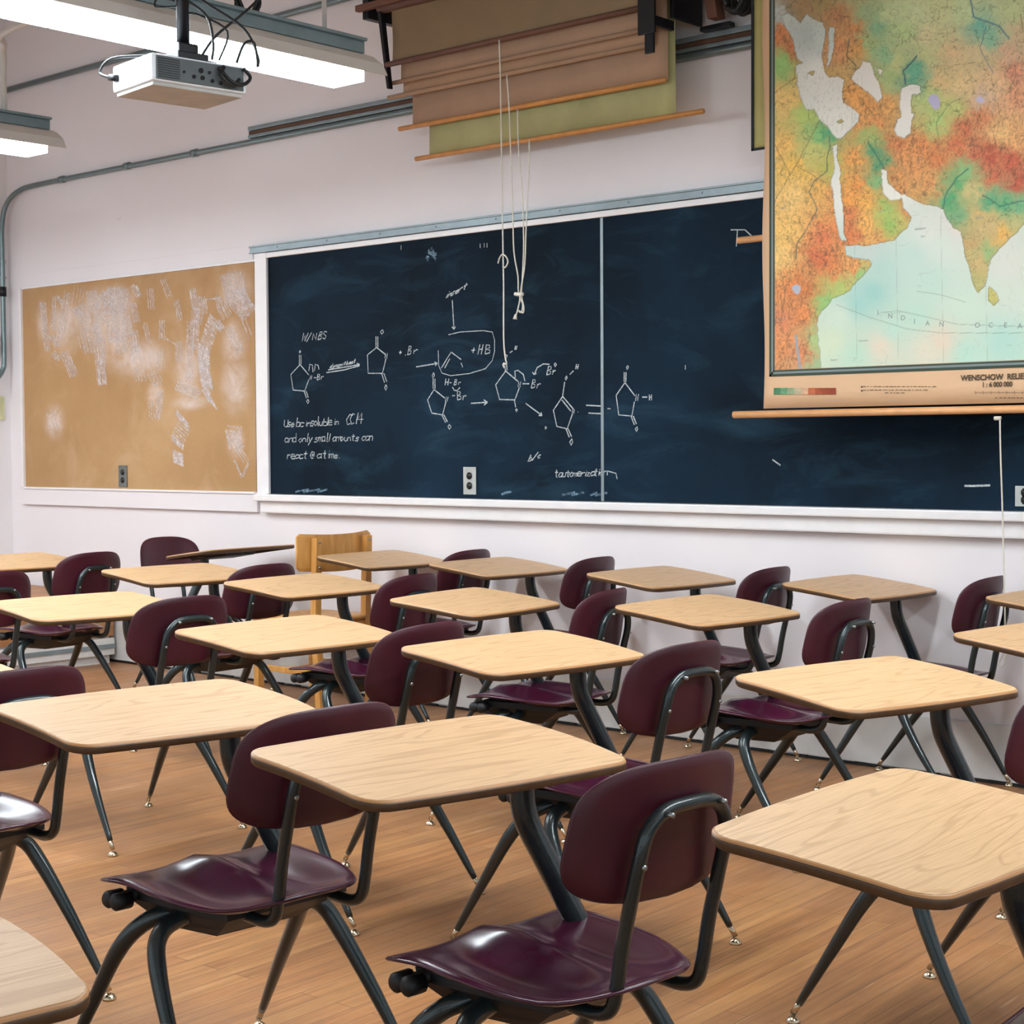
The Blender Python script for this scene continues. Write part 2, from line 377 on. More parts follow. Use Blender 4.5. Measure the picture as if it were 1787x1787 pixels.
# solid-looking bars and groups of strokes, read off the photograph
for g in [(265, 385, 295, 690, 34, 6), (340, 350, 330, 560, 26, 4), (350, 345, 400, 400, 20, 3), (425, 320, 370, 620, 36, 5), (500, 280, 480, 400, 60, 4), (320, 590, 360, 660, 26, 4),
          (330, 700, 370, 745, 30, 4), (455, 420, 500, 470, 40, 5), (570, 310, 590, 480, 60, 8), (500, 400, 560, 700, 60, 8), (590, 480, 620, 640, 40, 6), (400, 690, 465, 845, 50, 7),
          (625, 330, 640, 520, 46, 7), (600, 520, 640, 900, 60, 6), (655, 310, 670, 460, 26, 6), (690, 290, 700, 480, 46, 8), (735, 290, 745, 470, 46, 9), (780, 300, 785, 450, 36, 7),
          (700, 480, 720, 640, 80, 12), (780, 460, 800, 600, 60, 9), (740, 560, 760, 700, 60, 7), (830, 560, 850, 700, 50, 7), (800, 600, 860, 760, 50, 4), (630, 600, 640, 900, 40, 5),
          (825, 280, 870, 350, 26, 4), (850, 280, 880, 340, 8, 2), (830, 390, 855, 510, 36, 5), (935, 300, 948, 430, 34, 4), (1015, 245, 1060, 355, 30, 3), (1100, 370, 1125, 500, 26, 4),
          (1200, 300, 1220, 440, 36, 6), (1255, 350, 1240, 520, 40, 6), (1220, 440, 1210, 680, 46, 8), (1270, 370, 1280, 460, 30, 4), (1012, 500, 1008, 620, 30, 4), (1115, 625, 1112, 755, 30, 4),
          (1000, 680, 995, 800, 30, 3), (905, 510, 930, 640, 26, 3), (925, 700, 930, 800, 8, 1), (620, 750, 628, 900, 24, 4), (1030, 605, 1100, 650, 2, 1), (1280, 370, 1370, 360, 3, 1),
          (1190, 500, 1180, 880, 40, 5), (1100, 900, 1250, 960, 60, 6), (1360, 350, 1380, 440, 30, 4), (1400, 210, 1440, 360, 60, 7), (1460, 200, 1500, 340, 80, 7), (1440, 330, 1560, 460, 110, 12),
          (1380, 400, 1420, 480, 60, 6), (1490, 290, 1560, 420, 50, 6), (1350, 500, 1390, 560, 40, 7), (1430, 540, 1500, 700, 50, 5), (1520, 490, 1560, 600, 20, 2), (860, 790, 880, 880, 60, 4),
          (950, 820, 990, 900, 60, 5), (940, 1000, 950, 1110, 26, 3), (1000, 930, 990, 1110, 34, 5), (1420, 1170, 1490, 1180, 30, 2), (1410, 1180, 1440, 1300, 10, 2), (1440, 1200, 1500, 1300, 50, 5),
          (1500, 1160, 1490, 1300, 10, 2), (1460, 1370, 1510, 1470, 6, 2), (1555, 1380, 1510, 1475, 6, 2), (1480, 1290, 1540, 1380, 30, 3), (310, 1060, 340, 1180, 40, 3), (490, 560, 520, 680, 20, 2)]:
    hatch(*g)
band([(1340, 490), (1300, 600), (1260, 720), (1275, 850), (1290, 960), (1330, 1030)], 95, 44, 48)
band([(1270, 660), (1275, 800), (1300, 920)], 85, 26, 30)
band([(1130, 1090), (1150, 1150), (1110, 1240), (1105, 1280)], 100, 16, 42)
band([(1110, 1320), (1115, 1400)], 70, 12, 20)
band([(690, 330), (700, 460)], 70, 10, 70)
# ------------------------------------------------------------------ chalkboard
bx0, bxm, bx1, bz0, bz1 = -6.9, -4.615, -2.33, 1.028, 2.288
cb = thing('chalkboard', 'dark blue-black chalkboard with white chalk chemistry drawings and a white tray', 'board', (bx0, YW, bz0))
L0 = (bx0, YW, bz0)
rel(MB().box(bx0, bxm - .006, YW - .018, YW - .0005, bz0, bz1), L0).build('slate_panel', 'board', cb)
rel(MB().box(bxm + .006, bx1, YW - .018, YW - .0005, bz0, bz1), L0).build('slate_panel', 'board', cb)
rel(MB().box(bxm - .008, bxm + .008, YW - .021, YW - .002, bz0, bz1, .002), L0).build('joint_strip', 'alu', cb)
f = MB(); f.box(-6.99, bx0, YW - .03, YW, bz0 - .02, bz1 + .03, .004); f.box(bx0, bx1, YW - .03, YW, bz1, bz1 + .028, .004); f.box(bx1, bx1 + .1, YW - .03, YW, bz0, bz1 + .03, .004)
f.box(bx0, bx0 + .012, YW - .034, YW - .0185, bz0, bz1, .002)
rel(f, L0).build('frame', 'trim', cb)
f = MB(); f.box(-6.97, bx1 + .12, YW - .075, YW - .018, .990, 1.026, .006); 
f.box(-6.95, bx1 + .1, YW - .045, YW, .925, .992, .008)
rel(f, L0).build('chalk_tray', 'trim', cb)
f = MB(); f.box(-7.02, bx1 + .1, YW - .036, YW, 2.318, 2.358, .004); f.box(-7.02, bx1 + .1, YW - .043, YW - .03, 2.350, 2.358, .001); f.box(-7.02, bx1 + .1, YW - .043, YW - .03, 2.318, 2.324, .001)
for k in range(12): f.box(-6.8 + k * .39, -6.79 + k * .39, YW - .040, YW - .034, 2.334, 2.342)
rel(f, L0).build('display_rail', 'alu', cb)
# chalk writing: strokes on the slate
GL = {'a': [[(.5, .5), (.15, .5), (.05, .2), (.2, 0), (.45, .1), (.5, .5), (.5, 0), (.6, 0)]], 'b': [[(.1, 1), (.1, 0), (.4, 0), (.5, .25), (.35, .5), (.1, .45)]],
      'c': [[(.5, .45), (.25, .5), (.05, .25), (.25, 0), (.5, .08)]], 'd': [[(.5, .45), (.2, .5), (.05, .25), (.2, 0), (.5, .1), (.5, 1), (.5, 0)]],
      'e': [[(.05, .27), (.5, .3), (.4, .5), (.15, .48), (.05, .2), (.2, 0), (.5, .05)]], 'f': [[(.5, .95), (.3, 1), (.2, .8), (.2, 0)], [(.05, .5), (.45, .5)]],
      'h': [[(.1, 1), (.1, 0), (.1, .35), (.3, .5), (.45, .4), (.45, 0)]], 'i': [[(.2, .5), (.2, 0)], [(.2, .7), (.2, .76)]], 'l': [[(.2, 1), (.2, 0), (.3, 0)]],
      'm': [[(.05, .5), (.05, 0), (.05, .4), (.2, .5), (.3, .4), (.3, 0), (.3, .4), (.45, .5), (.55, .4), (.55, 0)]], 'n': [[(.1, .5), (.1, 0), (.1, .35), (.3, .5), (.45, .4), (.45, 0)]],
      'o': [[(.25, .5), (.05, .25), (.25, 0), (.5, .25), (.25, .5)]], 'r': [[(.1, .5), (.1, 0), (.1, .3), (.3, .5), (.45, .45)]], 's': [[(.45, .48), (.2, .5), (.1, .35), (.4, .2), (.35, 0), (.05, .03)]],
      't': [[(.25, .85), (.25, .05), (.4, 0)], [(.05, .55), (.45, .55)]], 'u': [[(.1, .5), (.1, .1), (.3, 0), (.45, .15), (.45, .5), (.45, 0)]], 'y': [[(.1, .5), (.25, .1)], [(.5, .5), (.1, -.35)]],
      'z': [[(.1, .5), (.45, .5), (.1, 0), (.5, 0)]], 'U': [[(.1, 1), (.1, .2), (.3, 0), (.5, .2), (.5, 1)]], 'W': [[(0, 1), (.15, 0), (.3, .7), (.45, 0), (.6, 1)]],
      'N': [[(.1, 0), (.1, 1), (.5, 0), (.5, 1)]], 'B': [[(.1, 0), (.1, 1), (.4, .95), (.45, .7), (.1, .5), (.5, .4), (.5, .1), (.1, 0)]], 'S': [[(.5, .9), (.2, 1), (.1, .7), (.5, .35), (.4, 0), (.05, .1)]],
      'H': [[(.1, 1), (.1, 0)], [(.5, 1), (.5, 0)], [(.1, .5), (.5, .5)]], 'C': [[(.5, .9), (.25, 1), (.05, .5), (.25, 0), (.5, .1)]], 'O': [[(.3, 1), (.05, .5), (.3, 0), (.55, .5), (.3, 1)]],
      'D': [[(.1, 0), (.1, 1), (.5, .7), (.5, .3), (.1, 0)]], '+': [[(.1, .5), (.5, .5)], [(.3, .75), (.3, .25)]], '/': [[(.05, -.1), (.5, 1.1)]], '4': [[(.4, 0), (.4, 1), (.05, .4), (.55, .4)]],
      '@': [[(.4, .3), (.25, .3), (.3, .6), (.45, .6), (.4, .25), (.6, .3), (.55, .8), (.2, .9), (.0, .4), (.3, -.05), (.55, 0)]], '.': [[(.2, 0), (.26, .05)]], ' ': [], '-': [[(.1, .45), (.5, .45)]]}
ch = MB(); YS = YW - .0192; r5 = random.Random(5)
def flushb(name='chalk_drawing'):
    global ch
    if ch.v: rel(ch, L0).build(name, 'chalk', cb, recalc=False)
    ch = MB()
def bp(u, v): return at(440 + u / 2.4819, 440 + v / 2.4819, YS)
def st(*pts, w=.0058):
    ch.ribbon([bp(*p) for p in pts], w)
def word(s, u, v, size, slope=0., adv=.66, w=.0052):
    x = 0; ca, sa = math.cos(slope), math.sin(slope)
    for c in s:
        k1 = r5.uniform(.82, 1.15); k2 = r5.uniform(.8, 1.12); jy = r5.uniform(-1.6, 1.6); sl = r5.uniform(.0, .22)
        for pl in GL[c]:
            P = [((x + (a * k1 + b * sl) * size + r5.uniform(-.9, .9)), b * k2 * size + jy + r5.uniform(-.9, .9)) for a, b in pl]
            ch.ribbon([bp(u + a * ca - b * sa * -1 * 0 + b * sa, v - b * ca - a * sa * -1 * -1) for a, b in P], w)
        x += size * adv * (.6 if c in 'il. ' else 1)
def arrow(u0, v0, u1, v1, h=11):
    st((u0, v0), (u1, v1)); d = Vector((u1 - u0, v1 - v0)).normalized(); n = Vector((-d.y, d.x))
    for s_ in (1, -1): st((u1, v1), tuple(Vector((u1, v1)) - d * h + n * s_ * h * .7))
word('W/NBS', 212, 388, 34, .12, .68)
flushb('chalk_writing')
st((208, 487), (168, 530), (178, 597), (228, 602), (246, 552)); st((208, 487), (246, 532)); st((205, 445), (205, 486)); st((212, 445), (212, 486)); word('O', 203, 440, 12)
flushb()
word('N', 248, 552, 20); word('-Br', 264, 555, 24, .05); st((226, 604), (236, 632)); st((234, 602), (244, 630)); word('O', 235, 655, 20)
flushb('chalk_writing')
st((246, 515), (250, 485), (262, 490), (264, 520)); st((270, 515), (274, 486), (286, 490), (290, 508))
flushb()
st((322, 522), (400, 510), (465, 492)); arrow(330, 510, 466, 487); word('dynamitheat', 335, 505, 20, .22, .55)
flushb()
st((540, 413), (500, 445), (503, 525), (565, 525), (580, 462)); st((540, 413), (580, 445)); st((537, 365), (537, 412)); st((545, 365), (545, 412)); word('O', 553, 355, 24); word('N', 574, 462, 22)
flushb()
st((562, 527), (574, 565)); st((571, 525), (584, 562)); word('O', 572, 597, 26)
flushb()
word('+', 632, 450, 32); word('.Br', 655, 447, 38, .15)
flushb('chalk_writing')
arrow(710, 497, 802, 482)
flushb()
word('insert', 832, 202, 40, .42, .44); arrow(867, 208, 874, 334)
flushb('chalk_writing')
st((850, 358), (900, 346), (1000, 340), (1040, 346), (1050, 380), (1050, 430), (1040, 470), (1010, 505), (940, 526), (860, 535), (822, 524), (808, 490), (806, 425), w=.004)
flushb()
st((820, 502), (845, 460), (862, 433), (905, 465)); st((834, 502), (856, 462)); st((905, 480), (912, 498)); word('+HB', 942, 447, 44, .1, .72)
flushb()
word('H-Br', 832, 578, 28, .02, .7); st((868, 585), (875, 598), (888, 600), (900, 586))
flushb('chalk_writing')
st((788, 595), (760, 640), (778, 697), (825, 705), (840, 645)); st((788, 595), (834, 632)); st((784, 548), (784, 592)); st((792, 548), (792, 592)); word('O', 778, 545, 22); word('N', 834, 648, 24)
flushb()
word('-Br', 862, 640, 36, 0); st((822, 706), (838, 738)); st((830, 704), (846, 735)); word('O', 846, 768, 24)
flushb('chalk_writing')
arrow(948, 655, 1020, 650, 16)
flushb()
st((1098, 515), (1055, 575), (1072, 638), (1138, 640), (1158, 586)); st((1098, 515), (1152, 560)); st((1094, 482), (1097, 514)); st((1102, 480), (1104, 512)); word('C', 1082, 498, 20); word('O', 1096, 460, 16)
flushb()
st((1116, 436), (1128, 428)); word('H', 1136, 424, 18); word('N', 1150, 584, 24); st((1172, 570), (1200, 570)); word('Br', 1206, 590, 36)
flushb()
st((1136, 642), (1142, 672)); word('O', 1140, 690, 14)
flushb()
st((1140, 545), (1138, 515), (1152, 512), (1175, 530), (1182, 560)); st((1288, 486), (1262, 484), (1235, 500), (1222, 530)); st((1222, 530), (1214, 520)); st((1222, 530), (1232, 524)); word('Br', 1272, 532, 40); word('O', 1308, 496, 18)
flushb()
arrow(1185, 655, 1256, 708, 12)
flushb()
st((1345, 625), (1305, 685), (1320, 755), (1365, 765), (1388, 700)); st((1345, 625), (1392, 680)); st((1342, 640), (1380, 688)); st((1345, 625), (1354, 562)); word('O', 1354, 555, 18); st((1376, 530), (1392, 514)); word('H', 1400, 508, 20)
flushb()
word('N', 1384, 700, 22); word('.', 1408, 694, 20); st((1360, 766), (1374, 802)); st((1368, 764), (1384, 800)); word('O', 1374, 835, 26); word('+', 1262, 775, 30)
flushb('chalk_writing')
st((1447, 663), (1516, 667)); st((1457, 697), (1518, 700))
flushb()
word('-', 1536, 690, 30)
flushb('chalk_writing')
st((1615, 565), (1577, 620), (1588, 705), (1645, 710), (1656, 648)); st((1615, 565), (1658, 622)); st((1612, 520), (1612, 562)); st((1620, 520), (1619, 562)); word('O', 1618, 510, 20)
flushb()
word('N', 1658, 644, 28); st((1690, 628), (1712, 628)); word('H', 1718, 640, 26); st((1642, 712), (1656, 748)); st((1651, 710), (1665, 745)); word('O', 1658, 778, 24)
flushb('chalk_writing')
word('Use bc insoluble in', 134, 758, 38, .04, .39); word('CCl4', 402, 746, 44, .05, .44)
flushb('chalk_writing')
word('and only small amounts can', 140, 824, 38, .02, .43); word('react @ a time.', 148, 896, 38, .02, .47)
flushb('chalk_writing')
word('b/c', 1192, 908, 30, .3, .7); word('tautomerization', 1308, 976, 38, .04, .42)
flushb('chalk_writing')
def px(*pts, w=.005): ch.ribbon([at(a, b, YS) for a, b in pts], w)
px((1275, 401), (1300, 401), (1312, 412)); px((1287, 402), (1285, 430)); px((1683, 848), (1700, 848), (1728, 847), w=.008); px((1060, 822), (1075, 826), (1077, 836)); px((1348, 802), (1362, 812), w=.006)
flushb()
for a, b in ((838, 425), (845, 424), (850, 424), (700, 428), (1196, 637)):
    px((a, b), (a, b + 8), w=.004); flushb('chalk_tick')
flushb()
sm_ = MB()
for k in range(14):
    a = r5.uniform(743, 762); b = r5.uniform(428, 448); sm_.ribbon([at(a, b, YS), at(a + r5.uniform(-3, 6), b + r5.uniform(4, 12), YS)], .014)
for k in range(9):
    a = r5.uniform(480, 1040); sm_.ribbon([at(a, 858 + (a - 480) * .012, YS), at(a + r5.uniform(8, 30), 853 + (a - 480) * .012, YS)], .01)
rel(sm_, L0).build('chalk_smear', 'smudge', cb, recalc=False)

# ------------------------------------------------------------------ outlets and wall boxes
def outlet(px_, py0, py1, face, label, mat):
    a = at(px_, py0, face); b = at(px_, py1, face); w = .041; z0, z1 = b.z, a.z; x = a.x
    o = thing('outlet', label, 'outlet', (x, face, z0))
    rel(MB().box(x - w, x + w, face - .006, face, z0, z1, .002), (x, face, z0)).build('cover_plate', mat, o)
    for zc in (z0 + (z1 - z0) * .32, z0 + (z1 - z0) * .68):
        rel(MB().tube([(x, face - .009, zc), (x, face - .005, zc)], .0175, 14, 1), (x, face, z0)).build('socket', 'socket', o)
outlet(820.5, 815, 863, YW - .019, 'grey steel outlet at the lower edge of the chalkboard', 'plate')
outlet(215, 812, 850, YW - .013, 'small outlet set in the lower edge of the corkboard', 'plate_b')
outlet(1791, 848, 884, YW - .019, 'pale outlet on the chalkboard cut by the right edge of the photo', 'plate')
sb = thing('switch_box', 'dark grey switch box on the left wall beside the vertical conduit', 'switch box', (XL, 5.74, 1.88))
MB().box(0, .05, -.16, 0, 0, .13, .006).build('housing', 'bluebox', sb)
MB().box(.05, .06, -.10, -.06, .04, .09, .003).build('toggle', 'black', sb)
sb = thing('wall_switch', 'beige wall switch plate on the left wall near the corner', 'switch', (XL, 5.79, 1.46))
MB().box(0, .012, -.16, 0, 0, .15, .003).build('cover_plate', 'beige', sb)
MB().box(.012, .03, -.09, -.07, .06, .09, .003).build('toggle', 'beige', sb)

# ------------------------------------------------------------------ conduits and rail
xv, yv = XL + .04, 5.775
c1 = thing('conduit', 'long grey conduit running under the wall rail and down the left corner', 'conduit', (XL, YW, 2.9))
L1 = (XL, YW, 2.9)
zc = 2.918
pth = [(3.0, YW - .022, zc), (0, YW - .022, zc), (-4, YW - .022, zc), (-7, YW - .022, zc), (-8.5, YW - .022, zc - .004), (XL + .34, YW - .022, zc - .008), (XL + .19, YW - .026, zc - .022), (XL + .10, YW - .04, zc - .065), (xv + .012, yv + .012, zc - .14), (xv, yv, zc - .26), (xv, yv, 2.5), (xv, yv, 2.1), (xv, yv, 1.84), (xv, yv - .01, 1.78), (xv, yv - .06, 1.71), (xv, yv - .2, 1.56), (xv, yv - .4, 1.36)]
rel(MB().tube(pth, .0155, 12, 4), L1).build('pipe', 'alu2', c1)
for p in ((-8.13, YW - .022, zc), (-7.5, YW - .022, zc), (-8.8, YW - .022, zc - .004)):
    rel(MB().tube([(p[0] - .025, p[1], p[2]), (p[0] + .025, p[1], p[2])], .021, 12, 1), L1).build('coupling', 'alu2', c1)
rel(MB().tube([(xv, yv, 2.30), (xv, yv, 2.24)], .023, 12, 1), L1).build('coupling', 'blackmetal', c1)
for zz in (2.36, 2.46): rel(MB().box(XL + .012, XL + .04, yv - .03, yv + .03, zz - .01, zz + .01, .002), L1).build('strap', 'plate', c1)
c2 = MB().tube([(XL + .02, YW - .02, 3.54), (-8.2, YW - .02, 3.545), (-5, YW - .02, 3.55), (3, YW - .02, 3.55)], .017, 10, 1).build('conduit', 'alu2')
tag(c2, 'upper grey conduit high on the front wall behind the projector', 'conduit')
rl = thing('wall_rail', 'long grey metal rail with a brown strip high on the front wall', 'rail', (-7.03, YW, 2.94)); L2 = (-7.03, YW, 2.94)
f = MB(); f.box(-7.03, XR, YW - .03, YW, 2.938, 2.955, .003); f.box(-7.03, XR, YW - .03, YW, 2.978, 3.0, .003); f.box(-7.03, XR, YW - .012, YW, 2.955, 2.978)
rel(f, L2).build('channel', 'alu', rl); rel(MB().box(-7.03, XR, YW - .022, YW - .012, 2.957, 2.976), L2).build('brown_strip', 'brownstrip', rl)

# ------------------------------------------------------------------ fluorescent fixtures
def fixture(x, y1, y0, label, rods):
    t = thing('ceiling_light', label, 'ceiling light', (x, y1, 2.64), 0, 'rows of hanging fluorescent lights')
    P = (x, y1, 2.64); zt = 2.80
    f = MB(); f.box(x - .045, x + .045, y0, y1, zt - .055, zt - .012, .004); f.box(x - .062, x + .062, y0, y1, zt - .012, zt, .003)
    rel(f, P).build('housing', 'steel_blue', t)
    f = MB()
    prof = [(.035, zt - .055), (.075, zt - .07), (.125, zt - .105), (.15, zt - .15), (.147, zt - .151), (.121, zt - .108), (.073, zt - .075), (.035, zt - .06)]
    for sgn in (1, -1):
        r0 = [(x + sgn * a, y0, b) for a, b in prof]; r1 = [(x + sgn * a, y1 + .015, b) for a, b in prof]
        f.rings([r0, r1])
    rel(f, P).build('reflector', 'refl', t)
    seg = y1 - .04
    while seg > y0 + .3:
        s1 = max(seg - 1.235, y0)
        rel(MB().box(x - .085, x + .085, s1, seg, zt - .172, zt - .118, .006), P).build('lens', 'tube', t)
        seg -= 1.24
    for ry in rods:
        rel(MB().tube([(x, ry, zt), (x, ry, ZC)], .009, 8, 1), P).build('hanger', 'refl', t)
    return t
fixture(-4.6, 4.33, 1.0, 'long hanging fluorescent light running behind the projector', (4.17, 1.8))
f2 = fixture(-6.74, 4.37, 1.0, 'hanging fluorescent light at the far left, behind the longer one', (1.8,))
rel(MB().tube([(-6.74, 4.16, 2.8), (-6.74, 4.16, 2.98), (-6.735, 4.16, 3.04), (-6.68, 4.13, 3.09), (-6.4, 4.02, 3.10), (-4.9, 3.95, 3.10)], .014, 10, 4), (-6.74, 4.37, 2.64)).build('hanger', 'refl', f2)
for xx, ww in ((-8.7, 'leftmost of all, unseen, added to brighten the left wall'), (-2.45, 'next to the one behind the projector'), (-.3, 'rightmost, nearest the big map')):  # unseen, cut short for even desk light; leftmost added for the left wall
    fixture(xx, 4.43, 2.2, 'hanging fluorescent light, ' + ww, (4.17, 2.5))

# ------------------------------------------------------------------ projector
pj = thing('projector', 'white ceiling projector with grey rear panel hanging on a black pole', 'projector', (-4.22, 3.3, 2.40)); PL = (-4.22, 3.3, 2.40)
pj.rotation_euler = (0, 0, math.radians(-8))
MB().box(-.26, 0, -.17, .17, .012, .098, .012).build('case', 'white_pl', pj)
MB().box(-.25, -.012, -.16, .16, 0, .012, .004).build('underside', 'grey_pl', pj)
MB().box(-.001, .004, -.155, .155, .018, .09, .002).build('rear_panel', 'dark_pl', pj)
for yy, zz, r_ in ((.0, .062, .008), (-.025, .04, .006), (.005, .04, .007), (.04, .035, .006), (.07, .032, .006), (.03, .06, .005), (-.06, .05, .004)): MB().tube([(.003, yy, zz), (.008, yy, zz)], r_, 10, 1).build('port', 'black', pj)
f = MB()
for k in range(9): f.box(.004, .006, -.15, -.075, .024 + k * .007, .027 + k * .007)
f.build('vent', 'black', pj)
MB().tube([(-.262, -.09, .055), (-.275, -.09, .055)], .03, 16, 1).build('lens', 'black', pj)
f = MB(); f.box(-.16, -.03, -.06, .05, .098, .125, .004); f.box(-.13, -.06, -.04, .03, .125, .16, .006); f.box(-.13, -.05, .03, .09, .10, .112, .002)
f.build('mount_bracket', 'blackmetal', pj)
MB().tube([(-.095, -.005, .15), (-.095, -.005, 1.65)], .021, 14, 1).build('pole', 'blackmetal', pj)
def cab(pts, r_=.0045, par=pj, m='cable'): return MB().tube(pts, r_, 7, 5).build('cable', m, par)
cab([(-.1, 0, .36), (-.06, .05, .30), (0, .16, .22), (.02, .20, .13), (.012, .2, .10)])
cab([(-.08, .3, .38), (-.05, .2, .29), (-.07, .1, .20), (-.1, .06, .13)])
cab([(-.08, 0, .3), (-.02, .04, .24), (-.02, .06, .16), (-.03, .06, .11)])
cab([(-.09, 0, .26), (-.05, .03, .25), (0, .1, .2), (-.02, .08, .11)], .0035)
cab([(.02, .12, .10), (.035, .14, .16), (.03, .18, .17), (.02, .2, .1)])
cab([(.012, .06, .08), (.03, .09, .04), (.035, .13, .03), (.02, .17, .06), (.01, .15, .09)], .006)
cab([(.01, .08, .085), (.03, .06, .05), (.03, .1, .025), (.02, .13, .05)], .006)
cab([(-.11, -.02, .125), (-.18, -.09, .128), (-.25, -.175, .12), (-.285, -.2, .08), (-.25, -.19, .06), (-.22, -.178, .055)], .0045)
MB().tube([(-.245, -.186, .058), (-.215, -.174, .052)], .011, 10, 1).build('plug', 'black', pj)
cab([(-.12, -.02, .30), (-.15, -.06, .31), (-.15, -.07, .28), (-.1, -.02, .28)], .003)
bk = thing('cable_rail', 'thin black rail above the fluorescent light with a coil of black cable', 'rail', (-4.9, 4.35, 2.9))
MB().box(-.02, .02, -4.2, 0, -.012, .014, .003).build('bar', 'blackmetal', bk)
rr = random.Random(2)
for k in range(6):
    a = rr.uniform(0, 3); pts = []
    for q in range(9):
        an = q / 8 * 2 * math.pi + a; pts.append((.03 + rr.uniform(-.01, .01), -.32 + math.cos(an) * .05 + rr.uniform(-.01, .01), .05 + math.sin(an) * .07))
    MB().tube(pts, .007, 7, 4).build('cable_coil', 'cable', bk)
MB().tube([(.03, -.34, .06), (.03, -.36, .6), (.02, -.36, 1.1)], .02, 8, 2).build('cable_bundle', 'cable', bk)

# ------------------------------------------------------------------ rolled charts above the chalkboard
mg = 'pull-down charts bundled above the chalkboard'
def chart(px0, pxr, ztop, zb, y, rodx0, rodx1, mat, rodmat, label, rr_=.012):
    """cloth between two pixels at height zb, wooden rod along its foot, roller at its top"""
    ybot = None
    x0, x1 = px0, pxr; cx_ = (x0 + x1) / 2
    t = thing('wall_chart', label, 'chart', (cx_, y, zb), 0, mg); P = (cx_, y, zb)
    f = MB(); n = 24
    g = []
    for j in range(9):
        z = zb + (ztop - zb) * j / 8
        for i in range(n + 1):
            xx = x0 + (x1 - x0) * i / n; g.append((xx, y + .004 * math.sin(i * .9 + j * .6) * (1 - abs(j / 4 - 1) * .5), z))
    F = [(j * (n + 1) + i, j * (n + 1) + i + 1, (j + 1) * (n + 1) + i + 1, (j + 1) * (n + 1) + i) for j in range(8) for i in range(n)]
    f.add(g, F, True); o = rel(f, P).build('cloth', mat, t, recalc=False); so = o.modifiers.new('thickness', 'SOLIDIFY'); so.thickness = .0015
    rel(MB().tube([(rodx0, y, zb), (rodx1, y, zb)], rr_, 12, 1), P).build('rod', rodmat, t)
    rel(MB().tube([(x0 - .08, y, ztop), (x1 + .06, y, ztop)], .028, 14, 1), P).build('roller', 'dwood', t)
    return t
chart(-5.62, -4.14, 3.34, 3.07, 5.52, -5.66, -4.12, 'clothA', 'dwood', 'olive-brown chart back, topmost and widest of the bundled charts', .013)
chart(-5.60, -4.16, 3.40, 2.99, 5.555, -5.68, -4.12, 'clothC', 'clothC', 'second chart of the bundle, brown with a rod close under the top one', .010)
chart(-5.62, -4.17, 3.46, 2.935, 5.59, -5.72, -4.18, 'clothB', 'clothB', 'pinkish-tan chart in the middle of the bundle above the orange rod', .011)
chart(-5.60, -4.11, 3.52, 2.79, 5.63, -5.69, -4.12, 'clothC', 'orod', 'tan chart with a bright orange wooden rod, second lowest of the bundle', .011)
chart(-5.53, -4.10, 3.58, 2.645, 5.67, -5.62, -3.96, 'clothD', 'orod', 'pale green chart hanging lowest of the bundle above the chalkboard', .011)
hb = thing('chart_bracket', 'dark metal bracket with brown wooden arm right of the bundled charts', 'bracket', (-4.05, YW, 2.96)); P = (-4.05, YW, 2.96)
f = MB(); f.box(-4.08, -4.06, 5.60, YW - .032, 3.03, 3.5, .004); f.box(-4.155, -4.07, 5.482, 5.495, 2.95, 3.30, .003); f.box(-4.12, -4.075, 5.482, 5.495, 2.87, 2.95, .003); f.box(-4.09, -4.07, 5.495, 5.62, 2.98, 3.02, .003);  f.box(-4.05, -3.90, YW - .07, YW - .03, 3.0, 3.02, .003)
rel(f, P).build('plates', 'blackmetal', hb)
rel(MB().rings([[(-3.97 - .10 * k, YW - .13 + a, 3.03 + k * .55) for a in (0, .06)] + [(-3.92 - .10 * k, YW - .07, 3.03 + k * .55), (-3.92 - .10 * k, YW - .13, 3.03 + k * .55)] for k in (0, 1)]), P).build('wooden_arm', 'dwood', hb)
hb = thing('chart_bracket', 'dark slanted bracket holding the left end of the bundled charts', 'bracket', (-5.68, YW, 3.0)); P = (-5.68, YW, 3.0)
f = MB(); f.rings([[(-5.70, 5.50, 3.33), (-5.68, 5.50, 3.33), (-5.68, 5.53, 3.33), (-5.70, 5.53, 3.33)], [(-5.66, 5.52, 2.96), (-5.645, 5.52, 2.96), (-5.645, 5.545, 2.96), (-5.66, 5.545, 2.96)]])
f.box(-5.80, -5.76, 5.50, YW - .001, 3.30, 3.50, .004)
rel(f, P).build('plate', 'blackmetal', hb)
rel(MB().box(-5.82, -5.3, 5.47, 5.50, 3.335, 3.365, .004), P).build('wooden_arm', 'dwood', hb)
cc = thing('cable_coil', 'coil of black cable hooked on the wall between charts and map', 'cable', (-3.87, YW - .08, 3.05))
for k in range(5):
    pts = []
    for q in range(10):
        an = q / 9 * 2 * math.pi + k; pts.append((math.cos(an) * .07 + rr.uniform(-.01, .01) + .02, -.02 * k + .03, .10 + math.sin(an) * .11 + rr.uniform(-.01, .01)))
    MB().tube([(a_ * .8 + .02, b_, c_) for a_, b_, c_ in pts], .012, 8, 4).build('loop', 'cable', cc)

